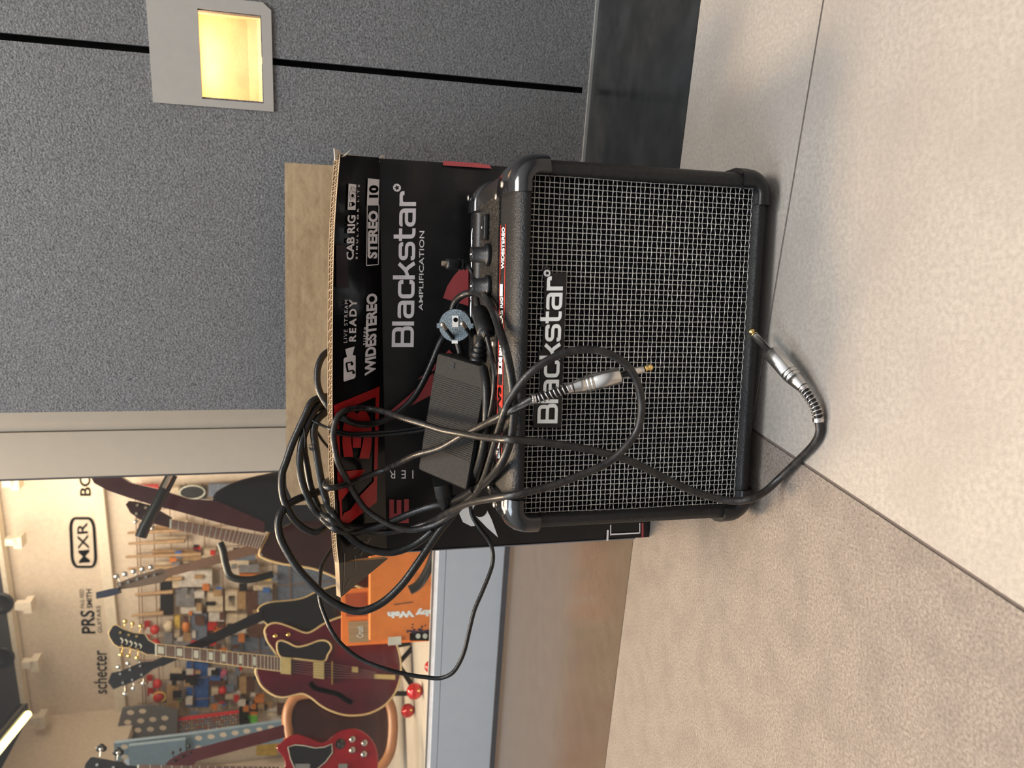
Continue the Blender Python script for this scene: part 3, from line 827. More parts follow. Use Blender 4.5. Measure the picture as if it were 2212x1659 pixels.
# kraft back flap
YB = BY+bd_-.002
kp = [A(614, 351, YB+.004), A(612.5, 351.5, YB+.004)]
k1 = A(614.5, 351, YB); k2 = A(735, 356, YB)
kL = A(625, 1050, YB); kl2 = A(648, 1091, YB); kl3 = A(700, 1074, YB)
z_ = bzl-.02
xr = toA(k1).x; xl = toA(kl2).x; ztp = toA(k1).z; ztl = A(618, 1040, YB).z
mb = MB()
NUK = 70
front, back = [], []
for j in range(13):
    for i in range(NUK+1):
        u, w = i/NUK, j/12
        x = xl*(1-u)+xr*u; z = z_*(1-w)+(ztl*(1-u)+ztp*u)*w
        if u < .06 and w > .7: z -= (.06-u)*.18
        y = YB-.0012*math.sin(u*60+w*3)*.4-.0010*math.sin(u*11+w*6)
        front.append(am(x, y, z)); back.append(am(x, y+.005, z))
nn = NUK+1
mb.add(front, [(j*nn+i, j*nn+i+1, (j+1)*nn+i+1, (j+1)*nn+i) for j in range(12) for i in range(NUK)], 0, True)
mb.add(back, [(j*nn+i, (j+1)*nn+i, (j+1)*nn+i+1, j*nn+i+1) for j in range(12) for i in range(NUK)], 1, True)
mb.add(front[12*nn:]+back[12*nn:], [(i, i+1, nn+i+1, nn+i) for i in range(NUK)], 2)
mb.add([front[0], front[12*nn], back[12*nn], back[0]], [(0, 1, 2, 3)], 2)
mb.add([front[nn-1], front[13*nn-1], back[13*nn-1], back[nn-1]], [(3, 2, 1, 0)], 2)
mb.build('back_flap', [M_kraft, M_box, M_paper], box)

# ================================================================== CABLES
def cpts(P, r=.004, n=6):
    """P = [(x, y, depth behind the grille plane)]; lifted clear of the amplifier top where it rests on it"""
    out = []
    for x, y, d in P:
        if isinstance(d, str): out.append(atZ(x, y, float(d))); continue
        if 330 < y < 1225 and d < .235:            # stays in front of the leaning flap
            if 735 <= x < 838: d = min(d, BY-.046*(826-x)/99-.004-r)
            elif 708 < x < 735: d = min(d, FLEAN-.004-r)
        p = A(x, y, d); q = toA(p)
        lo = ZT+.0034+r
        if abs(q.x) < .170 and 0.0 < q.y < DEP and q.z < lo:
            p = atZ(x, y, lo)
            if toA(p).y < -.004: p = A(x, y, -.006-r)
        elif abs(q.x) < .170 and -.004-r < q.y < .002 and q.z < lo: p = A(x, y, -.005-r)
        out.append(p)
    return crom(out, n)
def near(P, dy): return [(x, y, dy) for x, y in P]

# ---- guitar lead
RG = .0034
lead = thing('guitar_cable', 'black guitar lead with two silver jack plugs looped over the amplifier', 'cable', atZ(1700, 1000, 0))
mainP = [(1768, 908, '.0062'), (1770, 935, '.0048'), (1756, 962, '.0042'), (1722, 997, '.0042'), (1685, 1032, '.0075'), (1655, 1060, '.018'), (1625, 1077, -.040), (1590, 1082, -.032),
         (1550, 1077, -.024), (1500, 1062, -.020), (1450, 1040, -.020), (1400, 1014, -.022), (1350, 992, -.026), (1290, 975, -.024), (1220, 962, -.020), (1140, 952, -.018), (1090, 949, -.012), (1040, 944, .045), (1000, 937, .082),
         (960, 930, .108), (920, 918, .132), (880, 906, .155), (840, 892, .19), (800, 883, .215), (765, 882, .218), (740, 890, .218), (725, 910, .220), (720, 940, .222), (723, 965, .222), (730, 998, .220),
         (748, 1034, .215), (760, 1057, .21), (789, 1099, .205), (824, 1124, .20), (861, 1141, .195), (898, 1144, .19), (936, 1134, .18), (973, 1113, .16), (1003, 1088, .13), (1028, 1064, .10),
         (1045, 1035, .08), (1057, 1000, .06), (1068, 962, .04), (1076, 934, .02), (1090, 890, -.002), (1103, 860, -.012), (1130, 822, -.020), (1163, 791, -.026), (1208, 767, -.030), (1262, 755, -.034), (1312, 763, -.038), (1354, 789, -.040),
         (1377, 828, -.040), (1386, 878, -.038), (1377, 928, -.036), (1350, 967, -.034), (1312, 1000, -.030), (1250, 1028, -.026), (1180, 1053, -.022), (1110, 1069, -.018), (1062, 1077, .01), (1010, 1088, .08), (965, 1108, .15),
         (930, 1127, .19), (880, 1142, .205), (830, 1150, .21), (780, 1146, .215), (735, 1139, .22), (712, 1124, .235)]
lm = MB(); lm.tube(cpts(mainP, RG), RG, 12)
lm2 = [(1150, 861, -.022), (1125, 876, -.016), (1100, 889, -.010), (1070, 905, .015), (1040, 920, .05), (1000, 940, .088), (950, 968, .118), (898, 983, .148), (860, 1002, .185), (824, 1017, .212), (774, 1037, .216), (739, 1049, .218), (715, 1054, .20), (704, 1050, .195), (704, 1042, .205), (712, 1037, .236), (728, 1034, .25), (745, 1020, .27)]
lm.tube(cpts(lm2, RG), RG, 12)
lm.build('cable', M_cablegrey, lead)
def jack(tip, back, end, parent):
    """tip -> back: straight plug axis; back -> end: curved spring strain relief"""
    L = (back-tip).length; d = (back-tip)/L
    k = L/.094
    j = MB(); j.lathe(tip, back, [(0, .0002), (.0006*k, .0015), (.003*k, .0031), (.0048*k, .0031), (.0068*k, .0017), (.0085*k, .0030), (.0095*k, .0032), (.0100*k, .0026)], 20)
    root = MB(); root.lathe(tip+d*.0112*k, back, [(0, .0032), (.028*k, .0032), (.0281*k, .0068), (.029*k, .0072), (.058*k, .0074), (.0585*k, .0068), (.0595*k, .0068), (.060*k, .0075), (.0625*k, .0074), (.063*k, .0066), (.064*k, .0066),
               (.0645*k, .0073), (.067*k, .0071), (.0675*k, .0063), (.0685*k, .0063), (.069*k, .0069), (.0745*k, .0060), (.0820*k, .0050)], 28)
    r_ = root.build('jack_plug', M_chrome, parent)
    j.build('plug_tip', M_gold, r_)
    ins = MB(); ins.cyl(tip+d*.0100*k, tip+d*.0112*k, .0031, 16); ins.build('insulator_ring', M_black, r_)
    # spring
    c = crom([back-d*.006, back, back*.5+end*.5+(d*.004), end], 10) if False else crom(end if isinstance(end, list) else [back-d*.004, back, end], 14)
    sp = MB(); n = len(c); turns = 11; pts = []
    N = turns*14
    for i in range(N+1):
        t = i/N*(n-1)*.999; a = int(t); f_ = t-a; p = c[a]*(1-f_)+c[min(a+1, n-1)]*f_
        tan = (c[min(a+1, n-1)]-c[a]).normalized()
        e1 = tan.cross(V3((.3, .2, 1))).normalized(); e2 = tan.cross(e1)
        ph = 2*math.pi*turns*i/N
        pts.append(p+e1*math.cos(ph)*.0044+e2*math.sin(ph)*.0044)
    sp.tube(pts, .00055, 6)
    for q0, q1 in ((0, int(n*.14)), (int(n*.86), n-1)): sp.tube(c[q0:q1+1], .0047, 18)
    sp.build('spring_relief', M_spring, r_)
    co = MB(); co.tube(c, .0033, 12); co.build('cable_end', M_cable, r_)
    return r_
ja_t, ja_b = A(1411, 792, -.040), A(1237, 837, -.030)
jack(ja_t, ja_b, [ja_b, A(1215, 843, -.028), A(1190, 851, -.025), A(1165, 860, -.023), A(1148, 862, -.022)], lead)
jb_t = A(1619, 712, -.0085); jb_b = atZ(1735, 838, .012)
jack(jb_t, jb_b, [jb_b, atZ(1745, 852, .011), atZ(1758, 872, .009), atZ(1766, 892, .0075), atZ(1768, 910, .0062)], lead)
# the lettering printed along the cable
mb = MB()
text(mb, 'PROFESSIONAL', [A(1105, 892, -.0165), A(1154, 869, -.0268), A(1103.5, 889, -.0165), A(1152.5, 866, -.0268)], 0, -.012)
mb.build('cable_print', mat('faded_white_print', (.22, .22, .22), .5), lead)

# ---- mains adapter
adp = thing('power_adapter', 'black ribbed power adapter brick propped on the amplifier against the printed box', 'power adapter', am(-.03, .19, ZT))
b4 = [A(944, 769, .152), A(1056, 785, .093), A(1010, 1046, .105), A(900, 1028, .158)]
bc = sum(b4, V3((0, 0, 0)))/4
ex = ((b4[0]-b4[3])+(b4[1]-b4[2])).normalized()             # long axis, towards the plug
ez = ((b4[0]-b4[1])+(b4[3]-b4[2])).normalized(); ez = (ez-ex*ez.dot(ex)).normalized()
ey = ez.cross(ex).normalized(); ey = ey if ey.dot(AN) > 0 else -ey
LX = ((b4[0]-b4[3]).length+(b4[1]-b4[2]).length)/2; LZ = ((b4[0]-b4[1]).length+(b4[3]-b4[2]).length)/2
BM = Matrix(((ex.x, ez.x, ey.x, bc.x), (ex.y, ez.y, ey.y, bc.y), (ex.z, ez.z, ey.z, bc.z), (0, 0, 0, 1)))
mb = MB(); mb.bbox((-LX/2, -LZ/2, 0), (LX/2, LZ/2, .030), .004, 0, BM)
n = 34
for i in range(n):
    x = -LX*.27+i*(LX*.60/n); mb.box((x, -LZ/2+.0012, -.0005), (x+.0011, LZ/2-.0012, .001), 0, BM)
    mb.box((x, LZ/2-.001, .002), (x+.0011, LZ/2+.0005, .028), 0, BM); mb.box((x, -LZ/2-.0005, .002), (x+.0011, -LZ/2+.001, .028), 0, BM)
mb.build('adapter_case', M_brick, adp)
mb = MB()
for a, b in (((.053, .0085, -.0005), (.0545, .0145, .0002)), ((.0565, .0085, -.0005), (.058, .0145, .0002)), ((.053, .0085, -.0005), (.058, .0095, .0002))): mb.box(a, b, 0, BM)
mb.build('indicator_slot', M_gloss, adp)
mb = MB(); r0 = A(1032, 780, .104); r1 = A(1038, 738, .104)
mb.lathe(r0, r1, [(0, .0078), (.003, .0080), (.0035, .0062), (.005, .0062), (.0055, .0074), (.008, .0070), (.0085, .0055), (.010, .0055), (.0105, .0065), (.013, .006), (.0135, .0047), (.015, .0047), (.0155, .0055), (.019, .0045), (.022, .003)], 18)
mb.build('strain_relief', M_satin, adp)
RD = .0023
dc = MB()
# from the ferrite core down past the brick, round the left loop and away behind the box
dc.tube(cpts([(1051, 724, .064), (1055, 740, .062), (1061, 765, .060), (1066, 790, .060), (1068, 830, .075), (1062, 880, .09), (1050, 930, .11), (1040, 985, .125), (1026, 1035, .15), (1018, 1060, .168), (1016, 1090, .175),
              (1021, 1116, .175), (1036, 1141, .172), (1055, 1166, .17), (1064, 1190, .168), (1064, 1217, .165), (1055, 1246, .16), (1041, 1280, .155), (1025, 1318, .15), (1014, 1361, .145), (1003, 1407, .14), (989, 1438, .14), (974, 1456, .14), (950, 1465, .145),
              (920, 1463, .15), (880, 1457, .155), (830, 1444, .16), (780, 1424, .17), (740, 1394, .175), (716, 1362, .18), (703, 1333, .19), (692, 1300, .20), (690, 1268, .21), (694, 1228, .225), (707, 1202, .24), (722, 1178, .255), (735, 1150, .28)], RD), RD, 10)
dc.tube(cpts([(1035, 668, .100), (1031, 650, .108), (1029, 628, .125), (1023, 600, .15), (1016, 582, .158), (1006, 572, .165)], RD), RD, 10)
dc.tube(cpts([(930, 920, .205), (905, 924, .21), (861, 930, .212), (811, 934, .215), (760, 936, .218), (735, 932, .220), (712, 926, .224), (692, 917, .232), (675, 908, .24), (667, 902, .242), (670, 910, .244), (684, 932, .245), (698, 953, .25), (709, 966, .26)], .0017), .0017, 8)
dc.tube(cpts([(930, 926, .205), (900, 932, .208), (861, 937, .211), (811, 941, .214), (765, 941, .217), (735, 938, .221), (712, 932, .232)], .0017), .0017, 8)
dc.build('thin_cable', M_cable, adp)
mb = MB(); p0, p1 = A(1034, 668, .100), A(1052, 727, .062); dd = p1-p0; L = dd.length
mb.lathe(p0, p1, [(0, .0030), (.001, .0038), (.003, .0070), (.0045, .0082), (L-.006, .0082), (L-.0045, .0072), (L-.0043, .0042), (L-.002, .0040), (L, .0030)], 26)
fe = mb.build('ferrite_core', M_satin, adp)
mb = MB()
for t, a in ((.35, .0), (.65, .15)):
    c = p0+dd*t-AN*.0082+dd.cross(AN).normalized()*(-.001)
    mb.add(disc(c-AN*.0004, AU, V3((0, 0, 1)), .0009, 12), [tuple(range(12))], 0)
mb.build('pin_hole', M_black, fe)
mb = MB(); p0, p1 = A(1008, 573, .166), A(958, 569, .160)
d_ = (p1-p0).normalized(); L = (p1-p0).length
mb.lathe(p0, p1, [(0, .0030), (.0015, .0055), (.003, .0042), (.0045, .0042), (.005, .0056), (.0065, .0056), (.007, .0046), (.0085, .0046), (.009, .0060), (L*.45, .0062), (L*.5, .0060), (L*.82, .0060), (L*.88, .0046), (L*.89, .003)], 20)
dp = mb.build('barrel_plug', M_satin, adp)
mb = MB(); mb.lathe(p1-d_*.0055, p1+d_*.0015, [(0, .0030), (.006, .0030), (.007, .0026)], 18); mb.build('plug_sleeve', M_screw, dp)

# ---- mains lead with its euro plug
cord = thing('mains_lead', 'coiled black mains lead with round grey faced euro plug draped over the box flap', 'power cord', am(-.15, .2, ZT))
RC = .0041
mc = MB()
mc.tube(cpts([(1000, 775, .170), (992, 750, .170), (985, 720, .172)], RC), RC, 10)
# arc over the plug and along the front edge of the amplifier
mc.tube(cpts([(990, 720, .178), (980, 690, .176), (978, 668, .172), (985, 650, .166), (1001, 637, .152), (1022, 632, .138), (1042, 638, .122), (1057, 655, .10), (1068, 680, .078), (1080, 715, .055), (1092, 755, .035), (1102, 800, .018),
              (1108, 845, .010), (1110, 890, .008), (1106, 935, .012), (1096, 972, .03), (1080, 1005, .05), (1058, 1034, .075), (1030, 1055, .105), (990, 1074, .145), (950, 1088, .18), (900, 1104, .20), (850, 1125, .21), (800, 1137, .215), (745, 1137, .22), (712, 1121, .23), (690, 1098, .24), (672, 1052, .245), (664, 1010, .246), (658, 975, .246), (656, 945, .245), (662, 915, .245), (676, 890, .25), (700, 878, .262)], RC), RC*.92, 11)
mc.tube(cpts([(978, 700, .19), (966, 716, .203), (952, 738, .215), (935, 779, .22), (911, 831, .222), (886, 868, .222), (849, 898, .222), (811, 914, .222), (774, 916, .222), (740, 903, .224), (708, 877, .228), (688, 838, .236), (686, 800, .240), (695, 773, .246), (708, 760, .256), (722, 755, .27)], RC), RC*.92, 11)
mc.tube(cpts([(722, 858, .27), (700, 857, .252), (674, 868, .244), (660, 896, .240), (646, 926, .238), (631, 960, .236), (618, 998, .234), (609, 1028, .230), (612, 1074, .226), (630, 1114, .222), (650, 1136, .22), (675, 1149, .22), (694, 1146, .222), (708, 1130, .228), (712, 1108, .238), (722, 1092, .26)], RC), RC, 12)
mc.tube(cpts([(712, 862, .26), (690, 872, .25), (674, 898, .243), (661, 928, .240), (650, 965, .236), (648, 1012, .232), (657, 1054, .228), (675, 1094, .224), (699, 1121, .220), (722, 1141, .216), (752, 1150, .212), (788, 1146, .208), (836, 1131, .203), (881, 1112, .198), (930, 1094, .185), (965, 1086, .165), (1000, 1074, .13), (1024, 1058, .10)], RC), RC, 12)
mc.tube(cpts([(722, 880, .27), (704, 890, .252), (686, 906, .244), (678, 931, .240), (681, 960, .236), (687, 1000, .230), (696, 1049, .224), (707, 1087, .217), (724, 1119, .210), (749, 1153, .205), (779, 1178, .202), (811, 1190, .200), (849, 1193, .198), (886, 1181, .196), (916, 1162, .192), (934, 1144, .188)], RC), RC*1.05, 12)
mc.tube(cpts([(722, 1050, .265), (708, 1054, .252), (694, 1060, .246), (662, 1071, .238), (632, 1084, .230), (611, 1102, .222), (602, 1126, .216), (606, 1161, .210), (625, 1199, .204), (650, 1236, .198), (687, 1274, .192), (724, 1303, .188), (762, 1319, .184), (794, 1317, .18), (831, 1298, .178), (868, 1263, .176), (898, 1223, .176), (923, 1186, .178), (948, 1149, .180), (973, 1118, .178), (1000, 1084, .172), (1020, 1050, .150), (1034, 1010, .130), (1044, 970, .118), (1050, 925, .108), (1052, 880, .104), (1050, 830, .12), (1044, 795, .13)], RC), RC*1.08, 12)
mc.build('mains_cable', M_cable, cord)
mb = MB()
c_ = A(655, 948, .240)
ring_ = [c_+AU*(.0155*math.cos(t*math.pi/10))+AN*(.008*math.sin(t*math.pi/10))+V3((0, 0, .002*math.sin(t*math.pi/10))) for t in range(20)]
mb.tube(ring_, .0009, 6, closed=True)
mb.tube(crom([A(668, 962, .228), A(676, 960, .226), A(678, 968, .226), A(672, 972, .228), A(668, 966, .228), A(678, 975, .226)], 6), .0007, 6)
mb.build('cable_tie', M_satin, cord)
mb = MB()  # appliance connector pushed into the brick
a0 = A(955, 1038, .148); a1 = A(962, 1095, .160)
mb.tube([a0, a0*.6+a1*.4, a0*.45+a1*.55, a1], [.0135, .0130, .0115, .0065], 4)
o = mb.build('appliance_connector', M_satin, cord)
# euro plug: round face towards the camera
pc = A(983, 703, .135)
fnorm = (-AN*.93+V3((0, 0, .34))+AU*.06).normalized()
fx = fnorm.cross(V3((0, 0, 1))).normalized(); fx = fx if fx.dot(AU) > 0 else -fx
fz = fx.cross(fnorm); fz = fz if fz.z > 0 else -fz
rp = (A(983, 667, .135)-A(983, 740, .135)).length/2
mb = MB()
def pp(u, v, w=0): return pc+fx*u+fz*v+fnorm*w
def ploop(rad, w, dz=0, dx=0, n=40): return [pp(rad*math.cos(2*math.pi*i/n)+dx, rad*math.sin(2*math.pi*i/n)+dz, w) for i in range(n)]
mb.loft([ploop(rp*.96, 0), ploop(rp, -.0012), ploop(rp, -.010), ploop(rp*.86, -.016), ploop(rp*.55, -.024, 0, -rp*.25), ploop(rp*.36, -.026, 0, -rp*.5)], 0, True, cap=False)
mb.add(ploop(rp*.96, 0), [tuple(range(40))], 1)
mb.add(ploop(rp*.36, -.026, 0, -rp*.5), [tuple(range(40))[::-1]], 0)
for sg in (-1, 1): mb.add([pp(a*rp, sg*rp*b, w) for w in (.0002, -.012) for a, b in ((-.16, .94), (.12, .94), (.12, 1.10), (-.16, 1.10))], [(0, 1, 2, 3), (4, 7, 6, 5), (0, 4, 5, 1), (1, 5, 6, 2), (2, 6, 7, 3), (3, 7, 4, 0)], 1)
plug = mb.build('mains_plug', [M_satin, M_plugface], cord)
def pface(x, y): return onp(x, y, pc, fnorm)
for x0, y0, x1, y1 in ((978, 729, 954, 698), (1018, 724, 997, 696)):
    base, tip = pface(x0, y0), None
    tip = base+fnorm*.019; 
    want = onp(x1, y1, base+fnorm*.017, fnorm); tip = want
    d_ = (tip-base).normalized(); L = (tip-base).length; mb = MB()
    mb.lathe(base-d_*.001, base+d_*(L*.62), [(0, .0021), (L*.62+.001, .0021)], 16)
    pn = mb.build('pin', M_satin, plug)
    mb = MB(); mb.lathe(base+d_*(L*.62), tip, [(0, .0023), (L*.30, .0024), (L*.36, .0018), (L*.38, .0006)], 16); mb.build('pin_tip', M_screw, pn)
M_tin = mat('tinned_metal', (.72, .70, .66), .3, .7)
mb = MB(); mb.prism([pface(a, b)+fnorm*.0006 for a, b in ((977, 682), (990.5, 682), (990.5, 707), (977, 707))], -fnorm*.002)
mb.prism([pface(a, b)+fnorm*.0005 for a, b in ((976, 735.5), (989, 735.5), (989, 742), (976, 742))], -fnorm*.006)
mb.build('earth_contact', M_tin, plug)
mb = MB(); c = pface(984.5, 691)+fnorm*.0008
mb.add([c+fx*.0024*math.cos(t*math.pi/10)+fz*.0024*math.sin(t*math.pi/10) for t in range(20)], [tuple(range(20))], 0)
mb.build('earth_hole', M_black, plug)

# ================================================================== INSIDE THE SHOP
area('shop_ceiling_light_1', g(1.7, 2.6, 2.5), g(1.7, 2.9, 0), .5, 40, (1.0, .80, .58))
area('shop_ceiling_light_2', g(2.2, 4.3, 2.35), g(2.2, 5.4, .9), 1.6, 52, (1.0, .82, .64))
area('rail_strip_light', g(1.3, 5.28, zr+.06), g(1.3, 5.42, zr+.6), 2.6, 5, (1.0, .72, .36), sy=.03)

M_burg = mat('burgundy_lacquer', (.085, .006, .014), .12, var=(5, (.05, .004, .010), .6), coat=.6)
M_brown = mat('dark_brown_lacquer', (.045, .012, .009), .14, var=(6, (.026, .008, .007), .6), coat=.6)
M_blackl = mat('black_lacquer', (.010, .009, .011), .12, coat=.6)
M_sg = mat('cherry_lacquer', (.26, .006, .012), .13, var=(6, (.17, .004, .008), .6), coat=.6)
M_binding = mat('cream_binding', (.55, .40, .20), .4)
M_fret = mat('rosewood', (.10, .045, .030), .45, var=(60, (.14, .065, .045), .7))
M_inlay = mat('pearl_inlay', (.55, .56, .48), .25)
M_tan = mat('tan_maple', (.36, .16, .075), .3)
M_orange = mat('orange_card', (.75, .20, .035), .5)
M_rod = mat('black_metal_rod', (.012, .012, .012), .35)

class Plane:
    """a plane facing the camera at distance Y along the axis; gives points for photo positions"""
    def __init__(s, x, y, Y, yaw=0.0, lean=0.0):
        s.P = atY(x, y, Y); d = (O-s.P); d.z = 0; d.normalize()
        c, n = math.cos(yaw), math.sin(yaw)
        s.n = V3((d.x*c-d.y*n, d.x*n+d.y*c, lean)).normalized()
        s.e1 = s.n.cross(V3((0, 0, 1))).normalized()*-1; s.e2 = s.n.cross(s.e1)
    def __call__(s, x, y, l=0.0): return onp(x, y, s.P, s.n)+s.n*l
def closedpoly(pl, pts, l, k=5): return crom([pl(x, y, l) for x, y in pts], k, closed=True)
def body(pl, pts, th, m, name, parent, bind=None, br=.003, rim=None, k=5):
    P_ = closedpoly(pl, pts, 0, k); mb = MB()
    c = sum(P_, V3((0, 0, 0)))/len(P_)
    inner = [p*.975+c*.025+pl.n*.003 for p in P_]
    n = len(P_)
    mb.add(inner, [tuple(range(n))], 0, True)
    mb.add(inner+P_, [(i, (i+1) % n, n+(i+1) % n, n+i) for i in range(n)], 0, True)
    Q = [p-pl.n*th for p in P_]
    mb.add(P_+Q, [(i, (i+1) % n, n+(i+1) % n, n+i) for i in range(n)], 1 if rim else 0, True)
    mb.add(Q, [tuple(range(n))[::-1]], 0)
    o = mb.build(name, [m, rim or m], parent)
    if bind:
        mb = MB(); mb.tube(P_, br, 6, closed=True); mb.build('binding', bind, o)
    return o
def flat(pl, pts, l, th, m, name, parent, bind=None, smooth=False, br=.0016):
    P_ = closedpoly(pl, pts, l, 4) if smooth else [pl(x, y, l) for x, y in pts]
    mb = MB(); mb.prism(P_, -pl.n*th); o = mb.build(name, m, parent)
    if bind: b2 = MB(); b2.tube(P_, br, 5, closed=True); b2.build('binding', bind, o)
    return o
def neck(pl, e, l, th, parent, m=M_fret, frets=0, inlays=(), mback=None, bind=None):
    """e = four photo corners: nut top, body top, body bottom, nut bottom"""
    A_, B_, C_, D_ = [pl(x, y, l) for x, y in e]
    mb = MB(); n = 8; loops = []
    for t in range(2):
        a, d = (A_, D_) if t == 0 else (B_, C_)
        c = (a+d)/2; h = (a-d)/2
        loops.append([a]+[c+h*math.cos(math.pi*k/n)-pl.n*th*math.sin(math.pi*k/n) for k in range(1, n)]+[d])
    mb.loft(loops, 0, True, cap=True)
    nk = mb.build('neck', mback or m, parent)
    mb = MB(); mb.prism([A_, B_, C_, D_], pl.n*.0 + -pl.n*.0005)
    mb.prism([p+pl.n*.003 for p in (A_, B_, C_, D_)], -pl.n*.003)
    if frets:
        ts = [1-2**(-k/12) for k in range(frets+1)]; mx_ = ts[-1]
        for k in range(frets+1):
            t = ts[k]/mx_; a, d = A_*(1-t)+B_*t, D_*(1-t)+C_*t
            bar(mb, a+pl.n*.0035, d+pl.n*.0035, .0018 if k else .005, 1, pl.n)
            if k in inlays:
                t2 = ts[k-1]/mx_; w0 = t2+(t-t2)*.2; w1 = t2+(t-t2)*.8
                q = []
                for w_, v in ((w0, .2), (w1, .2), (w1, .8), (w0, .8)): q.append((A_*(1-w_)+B_*w_)*(1-v)+(D_*(1-w_)+C_*w_)*v+pl.n*.0033)
                mb.add(q, [(0, 1, 2, 3)], 1)
        st = MB()
        for k in range(6):
            v = .14+.72*k/5
            st.tube([A_*(1-v)+D_*v+pl.n*.006, B_*(1-v)+C_*v+pl.n*.008], .0006, 4)
        st.build('strings', M_spring, nk)
    mb.build('fretboard', [m, M_inlay], nk)
    if bind:
        mb = MB()
        for a, b in ((A_, B_), (D_, C_)): mb.tube([a+pl.n*.002, b+pl.n*.002], .0016, 5)
        mb.build('neck_binding', bind, nk)
    return nk
def tuner(pl, x, y, hx, hy, parent, m, l=.0, r=.008):
    """post at (x,y) and button at (hx,hy)"""
    mb = MB(); p = pl(x, y, l); q = pl(hx, hy, l-.012)
    mb.cyl(p-pl.n*.02, p+pl.n*.010, .004, 10); mb.cyl(p-pl.n*.014, q, .0016, 8)
    d = (q-(p-pl.n*.014)).normalized(); s_ = d.cross(pl.n)
    mb.sphere(q+d*r*.6, r, 0, 10, 8, (1, .5, 1)); mb.build('tuner', m, parent)

# --- burgundy archtop
p1 = Plane(700, 1440, 2.6)
gt = thing('electric_guitar', 'burgundy hollow body electric guitar with gold pickups and cream binding behind the glass', 'guitar', V3((p1(866, 1440).x, p1(866, 1440).y, .125)))
b1 = body(p1, [(553, 1446), (556, 1463), (565, 1481), (579, 1494), (595, 1503), (613, 1506), (635, 1501), (653, 1498), (671, 1506), (694, 1524), (717, 1536), (744, 1544), (771, 1545), (800, 1540), (830, 1524), (852, 1499), (864, 1467), (866, 1436), (861, 1405), (848, 1375), (822, 1349), (785, 1333), (745, 1331), (705, 1345), (676, 1363), (658, 1367), (630, 1356), (600, 1346), (582, 1349), (572, 1362), (578, 1385), (590, 1402), (598, 1420), (575, 1436)], .075, M_burg, 'body', gt, M_binding, .0036, k=4)
neck(p1, [(339, 1391), (606, 1419.5), (606, 1450), (339, 1415.5)], .012, .022, gt, M_fret, 22, (1, 3, 5, 7, 9, 12, 15), None, M_binding)
hd = flat(p1, [(236, 1367), (245, 1352), (253, 1350), (271, 1360), (292, 1367), (314, 1369), (322, 1382), (339, 1392), (339, 1414), (318, 1414), (307, 1408), (289, 1403), (273, 1399), (258, 1398), (247, 1391), (238, 1376)], .008, .016, M_blackl, 'headstock', gt, M_binding)
for (x, y, hx, hy) in ((263, 1367, 270, 1345), (281, 1372, 286, 1350), (298, 1375, 304, 1355), (266, 1396, 262, 1412), (283, 1399, 279, 1414), (300, 1404, 297, 1418)): tuner(p1, x, y, hx, hy, hd, M_gold, .010, .007)
mb = MB()
for k in range(5):
    c = [(262+k*10, 1378+k*3.2), (267+k*10, 1384+k*3), (264+k*10, 1390+k*3)]
    bar(mb, p1(c[0][0], c[0][1], .0088), p1(c[1][0], c[1][1], .0088), .004, 0, p1.n); bar(mb, p1(c[1][0], c[1][1], .0088), p1(c[2][0], c[2][1], .0088), .003, 0, p1.n)
mb.build('vine_inlay', M_inlay, hd)
flat(p1, [(599, 1391), (608, 1384), (622, 1388), (642, 1397), (665, 1393), (690, 1384), (708, 1386), (716, 1399), (708, 1415), (701, 1428), (676, 1427), (640, 1423), (606, 1418)], .014, .003, M_blackl, 'pickguard', gt, M_binding, True, .003)
M_goldc = mat('pale_gold_cover', (.55, .44, .20), .3, .5)
for a in ([(607, 1419), (629, 1421), (629, 1457), (607, 1455)], [(677, 1427), (700, 1430), (700, 1467), (677, 1464)]): flat(p1, a, .022, .018, M_goldc, 'pickup', gt)
flat(p1, [(716, 1428), (719, 1428), (719, 1478), (716, 1478)], .024, .02, M_gold, 'bridge', gt)
flat(p1, [(760, 1440), (773, 1441), (773, 1453), (760, 1452)], .02, .01, M_goldc, 'tailpiece', gt)
flat(p1, [(808, 1456), (853, 1458), (853, 1468), (808, 1466)], .016, .008, M_goldc, 'tailpiece', gt)
mb = MB()
for k in range(6):
    mb.tube([p1(608, 1425+k*4.6, .020), p1(718, 1434+k*6, .025), p1(812, 1452+k*2.5, .018)], .0006, 4)
mb.build('strings', M_spring, gt)
mb = MB(); mb.tube(crom([p1(x, y, .0035) for x, y in ((670, 1474), (680, 1486), (705, 1493), (730, 1500), (748, 1512), (760, 1518))], 6), [.006]*1+[.0075]*29+[.006], 8); mb.build('sound_hole', M_black, b1)
for x, y in ((595, 1374), (623, 1371)):
    mb = MB(); c = p1(x, y, .003); mb.lathe(c, c+p1.n, [(0, .007), (.006, .0065), (.007, .003)], 12); mb.build('control_knob', M_gold, gt)
mb = MB()
for x0, y0, x1_, y1_ in ((905, 1385, 868, 1430), (905, 1500, 868, 1440), (852, 1395, 905, 1385), (852, 1500, 905, 1500)):
    mb.tube([p1(x0, y0, -.03 if x0 > 880 else -.09), p1(x1_, y1_, -.09)], .009, 8)
mb.cyl(p1(868, 1435, -.095), p1(868, 1435, -.10)+V3((0, 0, .5))-p1.n*.03, .008, 8)
st = mb.build('guitar_stand', M_rod); st.name = 'guitar_stand'
tag(st, 'black metal guitar stand under the burgundy hollow body guitar', 'stand')

